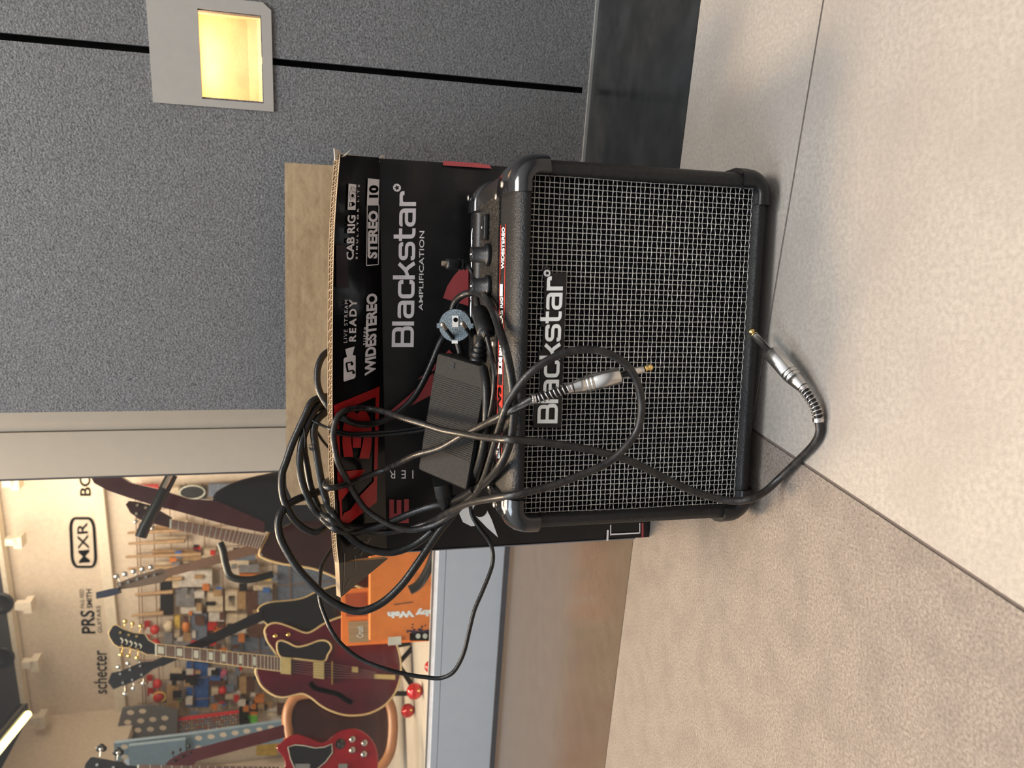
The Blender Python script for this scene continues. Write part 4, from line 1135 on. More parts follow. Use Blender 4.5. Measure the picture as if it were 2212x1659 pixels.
# --- dark brown guitar beside it
p2 = Plane(740, 1150, 2.35)
gt = thing('semi_hollow_guitar', 'dark brown semi hollow guitar with cream binding, partly hidden by the carton', 'guitar', V3((p2(935, 1150).x, p2(935, 1150).y, .125)))
body(p2, [(580, 1150), (561, 1193), (572, 1206), (608, 1217), (635, 1221), (676, 1228), (710, 1240), (745, 1256), (766, 1264), (812, 1280), (845, 1280), (868, 1269), (893, 1250), (918, 1212), (926, 1160), (918, 1105), (890, 1062), (845, 1040), (790, 1036), (740, 1052), (690, 1078), (650, 1083), (620, 1068), (600, 1072), (588, 1100)], .07, M_brown, 'body', gt, M_binding, .0042)
neck(p2, [(371, 1122), (572, 1157), (561, 1186), (370, 1142)], .010, .022, gt, mat('light_rosewood', (.19, .085, .055), .45, var=(80, (.24, .12, .08), .7)), 20)
hd = flat(p2, [(273, 1090), (280, 1082), (296, 1084), (320, 1090), (339, 1099), (371, 1117), (368, 1140), (339, 1133), (303, 1122), (283, 1108)], .008, .016, M_brown, 'headstock', gt)
for (x, y, hx, hy) in ((300, 1092, 306, 1078), (318, 1097, 323, 1083), (336, 1104, 342, 1090), (298, 1110, 294, 1124), (316, 1117, 312, 1131), (334, 1123, 330, 1138)): tuner(p2, x, y, hx, hy, hd, M_screw, .010, .006)
# --- large dark guitar with its neck near the window post
p3 = Plane(520, 1080, 2.05)
gt = thing('bass_guitar', 'dark glossy bass with a long plum brown neck beside the window post', 'bass guitar', V3((p3(900, 1080).x, p3(900, 1080).y, .125)))
body(p3, [(461, 1084), (463, 1068), (480, 1054), (510, 1040), (545, 1030), (600, 1018), (680, 1000), (760, 985), (860, 990), (900, 1040), (890, 1110), (820, 1140), (720, 1130), (640, 1128), (580, 1150), (520, 1112), (480, 1100)], .05, M_blackl, 'body', gt)
mb = MB(); q = [p3(x, y, .006) for x, y in ((192, 1020), (250, 1022), (282, 1043), (339, 1056), (411, 1078), (470, 1082), (572, 1128), (572, 1151), (500, 1136), (430, 1117), (380, 1103), (339, 1093), (282, 1076), (235, 1060), (205, 1044))]
mb.prism(q, -p3.n*.030); mb.build('neck', mat('plum_brown_neck', (.060, .016, .018), .25, coat=.3), gt)
# --- black guitar
p4 = Plane(600, 1340, 2.95)
gt = thing('black_guitar', 'black guitar with pale binding standing behind the burgundy one', 'guitar', V3((p4(880, 1340).x, p4(880, 1340).y, .125)))
body(p4, [(558, 1322), (564, 1309), (585, 1301), (620, 1298), (655, 1292), (690, 1276), (740, 1262), (800, 1264), (855, 1290), (875, 1340), (860, 1390), (780, 1400), (700, 1390), (620, 1370), (575, 1347)], .06, M_blackl, 'body', gt, M_binding, .0034)
neck(p4, [(340, 1424), (566, 1318), (570, 1340), (350, 1440)], .006, .03, gt, M_blackl, 0)
hd = flat(p4, [(234, 1473), (242, 1453), (263, 1449), (285, 1439), (307, 1430), (330, 1428), (352, 1420), (358, 1434), (330, 1446), (307, 1463), (281, 1476), (262, 1482), (246, 1489)], .006, .018, M_blackl, 'headstock', gt)
for (x, y, hx, hy) in ((262, 1455, 257, 1444), (283, 1446, 278, 1436), (305, 1438, 300, 1427), (268, 1474, 270, 1496), (288, 1468, 288, 1484), (308, 1457, 309, 1473)): tuner(p4, x, y, hx, hy, hd, M_chrome, .008, .008)
# --- bass head with silver tuners
p5 = Plane(350, 1230, 2.7)
gt = thing('bass_guitar', 'bass guitar with bright silver tuners and a dark tuner clip on its head', 'bass guitar', V3((p5(880, 1130).x, p5(880, 1130).y, .125)))
flat(p5, [(252, 1260), (260, 1273), (294, 1269), (350, 1258), (366, 1244), (362, 1232), (348, 1228), (294, 1244)], .006, .018, mat('grey_brown_wood', (.13, .085, .06), .4), 'headstock', gt)
neck(p5, [(358, 1230), (600, 1160), (604, 1184), (364, 1246)], .006, .02, gt, mat('walnut_neck', (.16, .09, .06), .4), 0)
body(p5, [(600, 1150), (640, 1120), (720, 1100), (820, 1110), (860, 1160), (820, 1210), (720, 1210), (640, 1200)], .04, M_brown, 'body', gt)
for k, (x, y) in enumerate(((262, 1262), (280, 1257), (299, 1251), (318, 1246), (336, 1242))): tuner(p5, x, y, x-8, y-14, gt, M_chrome, .010, .009)
cl = MB(); cl.prism([p5(x, y, .02) for x, y in ((211, 1279), (212, 1293), (235, 1289), (262, 1281), (258, 1269), (240, 1272))], -p5.n*.03)
o = cl.build('clip_on_tuner', mat('navy_plastic', (.012, .018, .045), .35)); tag(o, 'dark navy clip-on tuner gripping the silver tuned bass head', 'tuner')
# --- sunburst acoustic
p6 = Plane(730, 1580, 2.9)
gt = thing('acoustic_guitar', 'dark acoustic guitar with tan sides and a plum brown neck between the red guitars', 'acoustic guitar', V3((p6(850, 1590).x, p6(850, 1590).y, .125)))
body(p6, [(621, 1567), (622, 1537), (631, 1516), (648, 1502), (690, 1497), (760, 1490), (815, 1495), (843, 1525), (848, 1585), (835, 1640), (790, 1680), (720, 1685), (660, 1660), (632, 1620)], .10, M_brown, 'body', gt, M_tan, .020, rim=M_tan)
neck(p6, [(405, 1622), (626, 1562), (634, 1588), (420, 1646)], .010, .03, gt, mat('plum_neck', (.055, .012, .016), .25), 0)
hd = flat(p6, [(345, 1668), (366, 1642), (392, 1626), (417, 1618), (428, 1640), (419, 1652), (400, 1680), (350, 1690)], .008, .018, mat('plum_head', (.05, .011, .015), .25), 'headstock', gt)
for (x, y, hx, hy) in ((377, 1643, 373, 1628), (394, 1634, 389, 1621), (411, 1626, 408, 1614)): tuner(p6, x, y, hx, hy, hd, M_rod, .008, .006)
# --- cherry red double horn guitar
p7 = Plane(700, 1650, 2.35)
gt = thing('electric_guitar', 'bright cherry red electric guitar with black pickguard and four silver knobs', 'guitar', V3((p7(815, 1660).x, p7(815, 1660).y, .125)))
body(p7, [(597, 1616), (608, 1604), (622, 1592), (642, 1586), (667, 1594), (690, 1603), (705, 1601), (728, 1583), (751, 1575), (773, 1575), (796, 1589), (812, 1612), (817, 1640), (812, 1680), (795, 1720), (765, 1745), (730, 1740), (705, 1720), (670, 1725), (640, 1735), (600, 1700), (612, 1670), (614, 1640)], .036, M_sg, 'body', gt, k=4)
flat(p7, [(622, 1614), (638, 1609), (658, 1611), (681, 1616), (701, 1614), (717, 1607), (718, 1626), (703, 1646), (685, 1661), (640, 1668), (628, 1640)], .0065, .003, M_blackl, 'pickguard', gt, M_inlay, False, .0012)
for x, y in ((761, 1597), (787, 1605), (761, 1620), (786, 1629)):
    mb = MB(); c = p7(x, y, .003); mb.lathe(c, c+p7.n, [(0, .0105), (.004, .0105), (.005, .0085), (.014, .008), (.015, .006)], 16); mb.build('control_knob', M_chrome, gt)
mb = MB(); c = p7(735, 1607, .003); mb.lathe(c, c+p7.n, [(0, .015), (.002, .015), (.003, .004), (.012, .003)], 18); mb.build('selector_plate', M_blackl, gt)
for a in ([(638, 1650), (670, 1650), (670, 1690), (638, 1690)], [(731, 1650), (750, 1650), (750, 1690), (731, 1690)]): flat(p7, a, .012, .010, M_chrome, 'pickup', gt)
neck(p7, [(300, 1652), (604, 1656), (604, 1684), (300, 1676)], .006, .02, gt, M_fret, 20)
hd = flat(p7, [(183, 1662), (186, 1650), (196, 1637), (202, 1635), (248, 1644), (264, 1645), (274, 1653), (300, 1655), (300, 1672), (260, 1690), (195, 1690)], .006, .016, M_blackl, 'headstock', gt)
for (x, y, hx, hy) in ((213, 1652, 217, 1622), (248, 1658, 254, 1630)):
    tuner(p7, x, y, hx, hy, hd, M_chrome, .008, .006)
    mb = MB(); q = p7(hx, hy, -.008)
    for dx, dy in ((-5, -5), (5, -5), (0, -9)): mb.sphere(p7(hx+dx, hy+dy, -.008), .0095, 0, 10, 8, (1, .4, 1))
    mb.build('tuner_button', M_rod, hd)

# --- orange amplifier and orange carton
po = Plane(770, 1340, 2.05)
def facebox(pl, x0, x1, y0, y1, th, name, m, zbot=None, parent=None):
    a, b, c, d = pl(x1, y1), pl(x1, y0), pl(x0, y0), pl(x0, y1)
    if zbot is not None: a = V3((a.x, a.y, zbot)); b = V3((b.x, b.y, zbot))
    mb = MB(); mb.prism([a, b, c, d], -pl.n*th); return mb.build(name, m, parent)
oa = thing('practice_amplifier', 'small orange amplifier with beige striped grille cloth on the display platform', 'amplifier', V3((po(806, 1335).x, po(806, 1335).y, .125)))
facebox(po, 738, 808, 1272, 1396, .10, 'cabinet', M_orange, .125, oa)
M_strp = mat('beige_grille_cloth', (.42, .30, .16), .8, var=(260, (.28, .19, .10), .9), stretch=(1, 1, .02))
flat(po, [(752, 1343), (796, 1341), (798, 1386), (754, 1388)], .004, .003, M_strp, 'grille_cloth', oa)
flat(po, [(746, 1284), (790, 1280), (792, 1330), (748, 1332)], .003, .002, mat('burnt_orange', (.35, .07, .02), .5), 'control_plate', oa)
mb = MB(); text(mb, 'Crush', [po(785, 1378, .0055), po(785, 1352, .0055), po(770, 1378, .0055), po(770, 1352, .0055)], 0, .03); mb.build('brand_lettering', M_inlay, oa)
pw = Plane(870, 1300, 1.86)
ow = thing('orange_carton', 'orange cardboard box standing on end with white lettering behind the lower glass', 'box', V3((pw(930, 1300).x, pw(930, 1300).y, .125)))
facebox(pw, 800, 950, 1190, 1384, .09, 'carton_body', M_orange, .125, ow)
mb = MB(); text(mb, 'Cry Baby Wah', [pw(982, 1313, .001), pw(833, 1323, .001), pw(981, 1332, .001), pw(835, 1343, .001)] if False else [pw(1000, 1309, .001), pw(836, 1318, .001), pw(1002, 1327, .001), pw(838, 1336, .001)], 0, .07)
for k in range(7): bar(mb, pw(896+k*4, 1234+k*1.5, .001), pw(899+k*5, 1276-k*2, .001), .0008, 1, pw.n)
bar(mb, pw(851, 1306, .001), pw(892, 1300.5, .001), .0028, 1, pw.n)
mb.build('box_lettering', [M_white, mat('brown_print', (.14, .06, .03), .6)], ow)
mb = MB(); mb.add([pw(x, y, .0012) for x, y in ((885, 1368), (950, 1356), (950, 1384), (885, 1384))], [(0, 1, 2, 3)], 0)
random.seed(3)
for k in range(40):
    x = random.uniform(878, 935); y = 1366-random.expovariate(.14)*(x-860)/70; r = random.uniform(.8, 3)
    c = pw(x, max(y, 1340), .0013); mb.add(disc(c, pw.e1, pw.e2, r/1604*1.86, 7), [tuple(range(7))], 1)
for x in (903, 918): mb.add(disc(pw(x, 1374, .0016), pw.e1, pw.e2, .006, 14), [tuple(range(14))], 2)
mb.build('printed_band', [M_black, mat('purple_splash', (.03, .015, .05), .5), M_inlay], ow)
o = flat(pw, [(838, 1376), (866, 1374), (866, 1392), (838, 1394)], .010, .004, mat('price_card', (.62, .56, .46), .6), 'price_tag', None)
tag(o, 'blank pale price card leaning against the orange carton', 'price tag')
# baubles
for i, (x, y, r) in enumerate(((896, 1493, 17.5), (881, 1535, 14.5), (930, 1440, 13))):
    Y = 2.2 if i < 2 else 1.9
    for _ in range(5):
        c = atY(x, y, Y); rr = r/1604*Y; Y *= (HCAM-.125-rr)/(HCAM-c.z)
    c = atY(x, y, Y); rr = r/1604*Y
    t = thing('christmas_bauble', ('large shiny red bauble below the burgundy guitar', 'smaller red bauble left of the large shiny one', 'red bauble half hidden behind the window sill')[i], 'bauble', c-V3((0, 0, rr)), 'red baubles on the display platform')
    mb = MB(); mb.sphere(c, rr, 0, 20, 14); mb.build('ball', mat('red_bauble', (.50, .008, .012), .15, .3, coat=.5), t)
    mb = MB(); q = c-GD*0+V3((0.0, -rr*.75, -rr*.45)); mb.sphere(c+(O-c).normalized()*rr*.85-V3((0, 0, rr*.5)), rr*.2, 0, 10, 8); mb.build('cap', M_gold, t)
# rods and hooks
pr = Plane(330, 1100, 1.95)
t = thing('microphone_stand_boom', 'black boom arm with a silver end crossing in front of the guitar heads', 'stand', pr(335, 1100))
mb = MB(); mb.tube([pr(372, 1025), pr(340, 1088), pr(312, 1140), pr(304, 1160)], .0135, 12); mb.build('boom_arm', M_rod, t)
mb = MB(); mb.tube([pr(372, 1025, .016), pr(357, 1054, .016)], .007, 10); mb.build('clutch', M_chrome, t)
for i, (pts, r, lab) in enumerate(((((475, 1172), (482, 1190), (488, 1220), (500, 1246), (540, 1252), (590, 1240)), .010, 'black curved hanger hook below the brown fretboard'), (((944, 1180), (925, 1230), (905, 1262), (885, 1275)), .011, 'black rubber stand arm in front of the orange carton'))):
    ph = Plane(pts[0][0], pts[0][1], 2.15 if i == 0 else 1.78)
    mb = MB(); mb.tube(crom([ph(x, y) for x, y in pts], 6), r, 10); o = mb.build('stand_arm', M_rod); tag(o, lab, 'stand')

# --- signs on the back wall
def BP(x, y, l=.004): return onp(x, y, GN*NB, GN)-GN*l
def sign(name, lab, items, frame_=None):
    t = thing(name, lab, 'sign', BP(*items[0][1][0]))
    mb = MB()
    for s, c, b in items: text(mb, s, [BP(*q) for q in c], 0, b)
    mb.build('lettering', M_black, t)
    if frame_: b2 = MB(); b2.tube([BP(x, y) for x, y in frame_], .010, 6, closed=True); b2.build('sign_outline', M_black, t)
fr = [(p[0], p[1]) for p in rrect2(0, 0, 1, 1, .22, 5)]
fr = [((152+5*v)*(1-u)+(202+6*v)*u, 1119*(1-v)+(1224)*v) for u, v in fr]
sign('wall_sign', 'MXR lettering in a rounded outline on the cream back wall', [('MXR', [(194.5, 1214), (188.5, 1128), (171, 1216), (166, 1130)], .01)], fr)
sign('wall_sign', 'PRS GUITARS lettering on the back wall between two others', [('PRS', [(207, 1368), (204, 1318), (177, 1368), (173, 1318)], .02), ('PAUL REED', [(183, 1313), (181, 1272), (174, 1313), (172, 1272)], .0), ('SMITH', [(200, 1313), (198, 1272), (188, 1313), (186, 1272)], .02), ('GUITARS', [(221, 1366), (217, 1308), (212, 1366), (208, 1308)], .0)])
sign('wall_sign', 'schecter lettering lowest on the back wall beside the corner', [('schecter', [(232, 1498), (231, 1404), (204, 1498), (199, 1404)], .01)])
sign('wall_sign', 'BOSS lettering partly hidden behind the window post', [('BOSS', [(197, 1071), (194, 985), (173, 1071), (170, 985)], .02)])

# --- spotlights on the cornice, tube light
M_spot = mat('cream_spotlight', (.62, .54, .44), .5)
def sp_label(i): return ('cream spotlight on the cornice nearest the window post', 'cream spotlight above the MXR sign', 'cream spotlight above the PRS sign', 'cream spotlight above the schecter sign', 'cream spotlight just past the wall corner', 'cream spotlight furthest from the window post')[i]
for i, (x, y) in enumerate(((28, 1048), (34, 1174), (55, 1314), (70, 1440), (84, 1562), (89, 1613))):
    t = thing('spotlight', sp_label(i), 'spotlight', onp(x, y, GN*(NB-.25), GN), 'spotlights along the cornice')
    pl = lambda a, b, l=0: onp(a, b, GN*(NB-.25), GN)-GN*l
    mb = MB(); mb.prism([pl(x+14, y+11), pl(x+11, y-13), pl(x-6, y-11), pl(x-4, y+12)], GN*.09); mb.build('lamp_head', M_spot, t)
    mb = MB(); mb.prism([pl(x+2, y+5), pl(x+1, y-10), pl(x-24, y-9), pl(x-23, y+5)], GN*.05); mb.build('bracket', M_spot, t)
    mb = MB()
    for k in range(4): mb.prism([pl(x+10-k*4, y+7-k, .002), pl(x+10-k*4, y-3-k, .002), pl(x+8-k*4, y-3-k, .002), pl(x+8-k*4, y+7-k, .002)], GN*.001)
    mb.build('cooling_fins', M_cream, t)
t0, t1 = onp(60, 1543, GN*3.9, GN), onp(-60, 1690, GN*3.3, GN)
t = thing('tube_light', 'glowing yellow white tube light hanging at the shop ceiling', 'light', (t0+t1)/2)
mb = MB(); mb.tube([t0, t1], .020, 12); mb.build('tube', mat('glowing_tube', (1, .9, .5), emit=((1.0, .78, .30), 5)), t)
mb = MB(); mb.tube([t0+V3((.03, .03, .03)), t1+V3((.03, .03, .03))], .03, 4); mb.build('tube_housing', M_satin, t)
for i, (x, y) in enumerate(((2, 1302), (4, 1418))):
    c = onp(x, y, GN*(NB-.102), GN); mb = MB(); mb.lathe(c, c-GN*.02, [(0, .085), (.012, .085), (.013, .055), (.004, .05), (.005, .0)], 24)
    o = mb.build('ceiling_speaker', mat('black_ring', (.02, .018, .018), .4)); tag(o, ('round black speaker in the dark bulkhead nearer the window post', 'round black speaker in the dark bulkhead nearer the tube light')[i], 'speaker', 'round speakers in the bulkhead')

# --- perforated panels at the left of the back wall
def perf(lab, poly, holes, n_, m):
    pl = lambda a, b, l=0: onp(a, b, GN*n_, GN)-GN*l
    t = thing('perforated_panel', lab, 'panel', pl(*poly[0]))
    mb = MB(); mb.prism([pl(x, y) for x, y in poly], GN*.02); mb.build('panel_sheet', m, t)
    mb = MB()
    for x, y, r in holes: mb.add([pl(x+r*math.cos(k*math.pi/8)*1.1, y+r*.75*math.sin(k*math.pi/8), .001) for k in range(16)], [tuple(range(16))], 0)
    mb.build('hole_pattern', M_beige, t)
M_pg = mat('grey_panel', (.12, .12, .125), .5); M_pb = mat('blue_grey_panel', (.17, .24, .30), .5)
perf('dark grey panel with round holes below the wall corner', [(264, 1531), (323, 1524), (384, 1535), (382, 1588), (246, 1601)], [(282, 1539, 7), (308, 1536, 7), (276, 1560, 7), (304, 1557, 7), (330, 1554, 7), (356, 1551, 7), (271, 1581, 7), (298, 1577, 7), (325, 1575, 7), (352, 1572, 7)], 5.2, M_pg)
perf('long blue grey panel with round holes beside the plum neck', [(246, 1606), (400, 1588), (650, 1553), (650, 1600), (400, 1625), (262, 1640), (250, 1665)], [(429, 1594, 7), (456, 1591, 7), (482, 1587, 7), (508, 1583, 7), (533, 1579, 7), (560, 1575, 6), (585, 1571, 6), (429, 1615, 7), (269, 1613, 7), (270, 1635, 7)], 3.84, M_pb)
pl = lambda a, b, l=0: onp(a, b, GN*3.78, GN)-GN*l
mb = MB(); mb.prism([pl(x, y) for x, y in ((278, 1612), (400, 1598), (400, 1670), (280, 1690))], GN*.02); o = mb.build('cupboard_door', M_pb); tag(o, 'plain blue grey cupboard door beyond the red guitar head', 'door')

# --- wire rack and goods on the back wall
mb = MB()
def WP(x, y, l=.055): return onp(x, y, GN*NB, GN)-GN*l
for x in (303, 309, 340, 376, 412, 448, 484, 520, 556, 592, 628): mb.tube([WP(x-8, 1036), WP(x+10, 1530)], .004, 5)
for y in range(1050, 1530, 46): mb.tube([WP(300, y), WP(880, y-45)], .004, 5)
o = mb.build('wire_rack', mat('bronze_wire', (.22, .13, .08), .4)); tag(o, 'bronze wire grid rack on the back wall holding small goods', 'rack')
PAL = {'cream': (.62, .50, .36), 'tan': (.42, .26, .13), 'red': (.55, .03, .025), 'grey': (.22, .21, .22), 'black': (.015, .014, .016), 'orange': (.62, .20, .05), 'white': (.62, .56, .50), 'brown': (.12, .055, .04), 'blue': (.06, .15, .42), 'yellow': (.62, .42, .10), 'pink': (.62, .16, .25), 'green': (.16, .55, .08), 'slate': (.16, .19, .25)}
CNT = {}
ORD = ['first', 'second', 'third', 'fourth', 'fifth', 'sixth', 'seventh', 'eighth', 'ninth', 'tenth', 'eleventh', 'twelfth', 'thirteenth', 'fourteenth', 'fifteenth', 'sixteenth', 'seventeenth', 'eighteenth', 'nineteenth', 'twentieth']+['twenty-%s' % q for q in ('first', 'second', 'third', 'fourth', 'fifth', 'sixth', 'seventh', 'eighth', 'ninth')]
def packet(x0, x1, y0, y1, color, lab, name='hanging_packet', cat='packet', group='goods on the back wall rack', l=.05, th=.035, shape='box'):
    m = mat(color+'_goods', PAL[color], .5, var=(30, tuple(c*.6 for c in PAL[color]), .9))
    mb = MB()
    if shape == 'box': mb.prism([WP(x1, y1, l+th), WP(x1, y0, l+th), WP(x0, y0, l+th), WP(x0, y1, l+th)], GN*th)
    elif shape == 'bottle':
        a, b = WP(x1, (y0+y1)/2, l+.04), WP(x0, (y0+y1)/2, l+.04); L = (b-a).length; r = (WP(x0, y0)-WP(x0, y1)).length/2
        mb.lathe(a, b, [(0, r*.9), (.01, r), (L*.7, r), (L*.82, r*.5), (L*.85, r*.4), (L, r*.4)], 12)
    elif shape == 'round':
        c = WP((x0+x1)/2, (y0+y1)/2, l+.04); r = (WP(x0, y0)-WP(x1, y0)).length/2; r2 = (WP(x0, y0)-WP(x0, y1)).length/2
        mb.sphere(c, 1, 0, 14, 10, (r2, .03, r))
    elif shape == 'stick':
        a, b = WP(x0, y0, l), WP(x1, y1, l); mb.tube([a, b], [.010, .018], 6)
    o = mb.build(name, m); tag(o, lab, cat, group); return o
for i, (y, x0, x1) in enumerate(((1135, 284, 410), (1158, 286, 405), (1186, 280, 440), (1211, 285, 445), (1238, 300, 400), (1266, 300, 380), (1311, 292, 360))):
    packet(x0, x1, y, y-6, 'tan', 'tan drumstick pack hanging %s from the window post' % ORD[i], 'drumstick_pack', 'drumsticks', 'drumstick packs on the rack', .115, shape='stick')
    packet(x0+55, x1, y-9, y+4, 'cream' if i % 2 else 'tan', 'pale paper wrapper round the %s drumstick pack' % ORD[i], 'paper_wrapper', 'wrapper', 'drumstick wrappers on the rack', .066, .012)
for i, (x, y, r) in enumerate(((340, 1345, 10), (341, 1375, 10), (345, 1461, 10), (347, 1487, 12), (348, 1527, 11))):
    packet(x-r, x+r, y-r*.9, y+r*.9, 'red', ('red round shaker first from the window post', 'red round shaker second from the window post', 'red round shaker beside the black guitar head', 'red round shaker in a yellow hoop', 'red round shaker next to the grey panel')[i], 'shaker', 'shaker', 'red shakers on the rack', shape='round')
    packet(x-26, x-14, y-9, y+9, 'red', 'red card behind the %s red shaker' % ORD[i], 'backing_card', 'card', 'red backing cards on the rack', .03, .01)
    packet(x-18, x-10, y-5, y+6, 'white', 'white tag on the %s red shaker' % ORD[i], 'paper_tag', 'tag', 'white tags on the red shakers', .09, .01)
c = WP(350, 1487, .10); mb = MB(); mb.tube([c+GD*.045*math.cos(k*math.pi/12)+V3((0, 0, .045*math.sin(k*math.pi/12))) for k in range(24)], .006, 6, closed=True)
o = mb.build('yellow_hoop', mat('yellow_goods2', PAL['yellow'], .5)); tag(o, 'yellow ring around one red shaker', 'ring')
feat = [(360, 378, 1322, 1345, 'cream', 'bottle'), (360, 378, 1347, 1394, 'grey', 'box'), (382, 394, 1316, 1340, 'yellow', 'box'), (382, 393, 1342, 1360, 'cream', 'box'), (388, 400, 1360, 1371, 'white', 'box'), (399, 416, 1322, 1346, 'orange', 'round'), (401, 418, 1350, 1369, 'tan', 'box'),
        (418, 451, 1312, 1392, 'slate', 'box'), (381, 420, 1368, 1394, 'grey', 'box'), (453, 472, 1328, 1345, 'red', 'box'), (453, 471, 1361, 1377, 'red', 'box'), (466, 490, 1336, 1352, 'orange', 'box'), (492, 517, 1312, 1343, 'cream', 'box'), (518, 536, 1313, 1347, 'cream', 'box'), (510, 521, 1330, 1345, 'yellow', 'round'),
        (518, 531, 1346, 1370, 'orange', 'box'), (490, 516, 1262, 1303, 'cream', 'box'), (497, 511, 1271, 1294, 'black', 'box'), (517, 534, 1262, 1300, 'tan', 'box'), (536, 560, 1262, 1310, 'brown', 'box'), (540, 575, 1320, 1360, 'brown', 'box'), (560, 590, 1262, 1290, 'slate', 'box'),
        (352, 378, 1235, 1312, 'black', 'box'), (392, 462, 1218, 1252, 'white', 'box'), (378, 392, 1228, 1254, 'cream', 'box'), (385, 425, 1258, 1293, 'grey', 'box'), (406, 445, 1262, 1276, 'white', 'box'), (396, 440, 1297, 1309, 'white', 'box'), (452, 485, 1265, 1305, 'cream', 'box'), (455, 488, 1308, 1326, 'white', 'box'),
        (393, 401, 1055, 1070, 'black', 'box'), (396, 450, 1040, 1064, 'black', 'box'), (370, 392, 1040, 1066, 'cream', 'box'), (400, 455, 1066, 1078, 'white', 'box'), (300, 348, 1036, 1052, 'red', 'box'), (455, 520, 1034, 1060, 'slate', 'box'), (372, 410, 1112, 1124, 'cream', 'box'), (415, 440, 1122, 1132, 'yellow', 'box'), (432, 460, 1130, 1138, 'slate', 'box'), (450, 500, 1138, 1146, 'orange', 'box'), (505, 560, 1147, 1154, 'slate', 'box'),
        (400, 440, 1180, 1196, 'tan', 'box'), (440, 470, 1172, 1190, 'cream', 'box'), (510, 555, 1180, 1196, 'slate', 'box'), (500, 540, 1196, 1206, 'cream', 'box'), (520, 562, 1205, 1222, 'grey', 'box'), (520, 560, 1226, 1234, 'orange', 'box'), (553, 590, 1228, 1240, 'yellow', 'box'), (550, 590, 1250, 1260, 'cream', 'box'),
        (366, 392, 1465, 1530, 'tan', 'box'), (372, 405, 1436, 1452, 'black', 'box'), (372, 398, 1430, 1437, 'cream', 'box'), (388, 396, 1482, 1496, 'green', 'box'), (404, 452, 1426, 1520, 'blue', 'box'), (412, 425, 1434, 1446, 'red', 'box'), (406, 420, 1490, 1504, 'white', 'box'), (457, 480, 1430, 1452, 'blue', 'box'), (480, 492, 1433, 1446, 'pink', 'box'),
        (456, 492, 1453, 1463, 'brown', 'box'), (476, 494, 1464, 1478, 'red', 'round'), (461, 475, 1469, 1484, 'cream', 'box'), (458, 476, 1486, 1500, 'slate', 'box'), (478, 490, 1486, 1498, 'grey', 'box'), (490, 508, 1480, 1492, 'cream', 'box'), (508, 522, 1475, 1492, 'white', 'box'), (520, 535, 1444, 1480, 'tan', 'box'), (496, 515, 1440, 1472, 'grey', 'box'), (536, 552, 1450, 1476, 'brown', 'box'), (552, 572, 1486, 1500, 'orange', 'box'),
        (540, 560, 1500, 1520, 'black', 'box'), (558, 590, 1502, 1512, 'tan', 'box'), (538, 558, 1526, 1543, 'green', 'box'), (541, 559, 1518, 1526, 'orange', 'box'), (580, 604, 1512, 1519, 'white', 'box'), (580, 604, 1521, 1528, 'cream', 'box'), (588, 606, 1529, 1536, 'white', 'box'), (556, 578, 1542, 1556, 'tan', 'round'), (520, 545, 1500, 1560, 'black', 'box'),
        (600, 640, 1505, 1526, 'brown', 'box'), (600, 860, 1180, 1330, 'slate', 'box'), (500, 620, 1370, 1412, 'slate', 'box'), (430, 500, 1395, 1412, 'slate', 'box'), (556, 600, 1590, 1612, 'yellow', 'box'), (400, 500, 1650, 1700, 'cream', 'box')]
random.seed(21)
for k in range(95):
    x, y = random.uniform(372, 590), random.uniform(1160, 1545); w_, h_ = random.uniform(7, 20), random.uniform(6, 16)
    if x > 520 and y > 1300: w_ *= .7
    feat.append((round(x, 1), round(x+w_, 1), round(y, 1), round(y+h_, 1), random.choice(('black', 'black', 'brown', 'white', 'red', 'slate', 'tan', 'grey', 'black', 'orange', 'blue')), 'small'))
feat.sort(key=lambda q: (q[0], q[2]))
AREAS = lambda x, y: ('near the window post' if y < 1150 else 'behind the brown fretboard' if y < 1240 else 'between the two necks' if y < 1345 else 'beside the archtop headstock' if y < 1420 else 'under the black headstock' if y < 1500 else 'by the perforated panels')
EMB = None
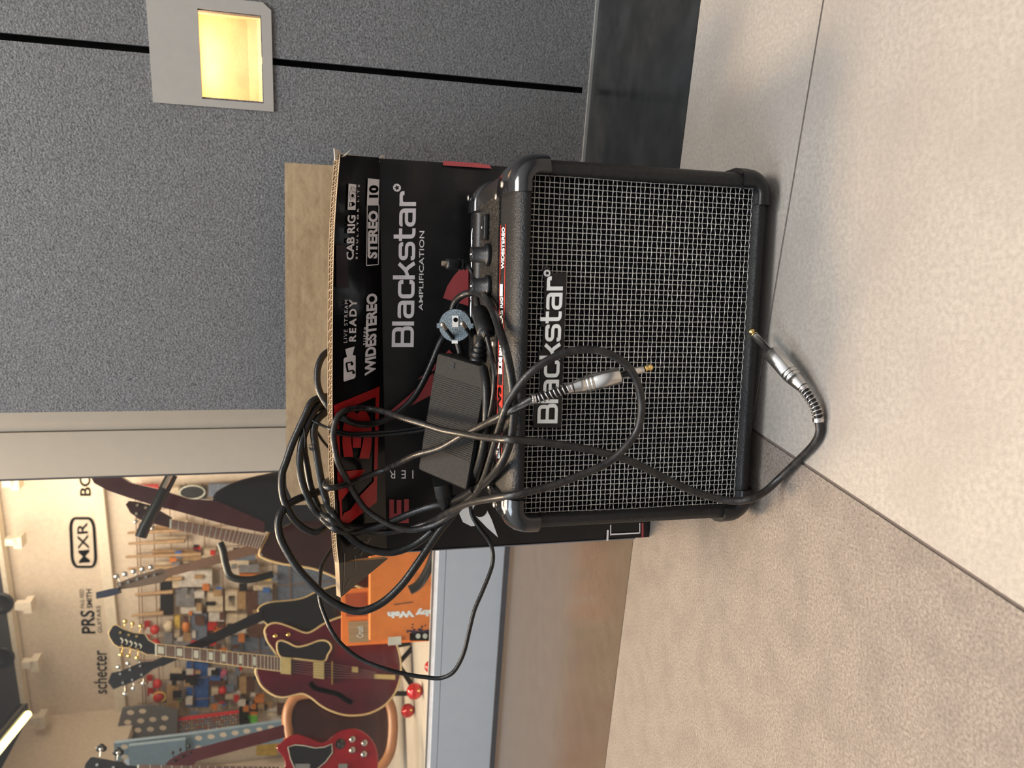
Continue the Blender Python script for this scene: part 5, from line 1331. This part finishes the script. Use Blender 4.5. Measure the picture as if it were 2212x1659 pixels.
for (x0, x1, y0, y1, col, shp) in feat:
    k = (col, AREAS(0, (y0+y1)/2), shp == 'small'); CNT[k] = CNT.get(k, 0)+1
    if shp == 'small':
        packet(x0, x1, y0, y1, col, '%s small %s pack from the top, on the rack %s' % (ORD[CNT[k]-1], col, k[1]), 'accessory_pack', 'packet', 'small packs on the rack', l=.106+.001*(CNT[k] % 9), th=.012); continue
    nm = {'box': ('boxed_goods', 'box'), 'round': ('round_tin', 'tin'), 'bottle': ('bottle', 'bottle')}[shp]
    pk = packet(x0, x1, y0, y1, col, '%s %s %s from the top, on the rack %s' % (ORD[CNT[k]-1], col, nm[1], k[1]), nm[0], nm[1], l=.072 if (x1-x0)*(y1-y0) < 4000 else .01, th=.03, shape=shp)
    if (x0, y0) == (396, 1040): EMB = pk
# plectrum board with its red header
t = thing('plectrum_board', 'black board crowded with small plectrums under a red header strip', 'display board', WP(460, 1530, .12))
mb = MB(); mb.prism([WP(x, y, .14) for x, y in ((388, 1524), (520, 1508), (520, 1545), (388, 1562))], GN*.02); mb.build('board', mat('board_black', (.03, .025, .028), .4, var=(240, (.30, .22, .18), .9)), t)
mb = MB(); mb.prism([WP(x, y, .15) for x, y in ((388, 1524), (520, 1508), (520, 1513), (388, 1530))], GN*.01); mb.build('header_strip', mat('red_header', (.62, .04, .05), .5), t)
random.seed(5); mb = MB()
for j in range(5):
    for i in range(22):
        x = 392+i*5.8; y = 1531-i*.72+j*6; mb.add(disc(WP(x, y, .1425), GD, V3((0, 0, 1)), .0065, 6), [tuple(range(6))], random.randrange(4))
mb.build('plectrums', [mat('p%d_goods' % k, c, .4) for k, c in enumerate(((.5, .4, .2), (.5, .06, .08), (.2, .3, .5), (.6, .55, .5)))], t)['kind'] = 'stuff'
# oval emblem on the black box near the post
mb = MB(); c = WP(421, 1050, .106); mb.tube([c+GD*.085*.62*math.cos(k*math.pi/14)+V3((0, 0, .085*math.sin(k*math.pi/14))) for k in range(28)], .005, 6, closed=True)
mb.build('oval_emblem', M_inlay, EMB)
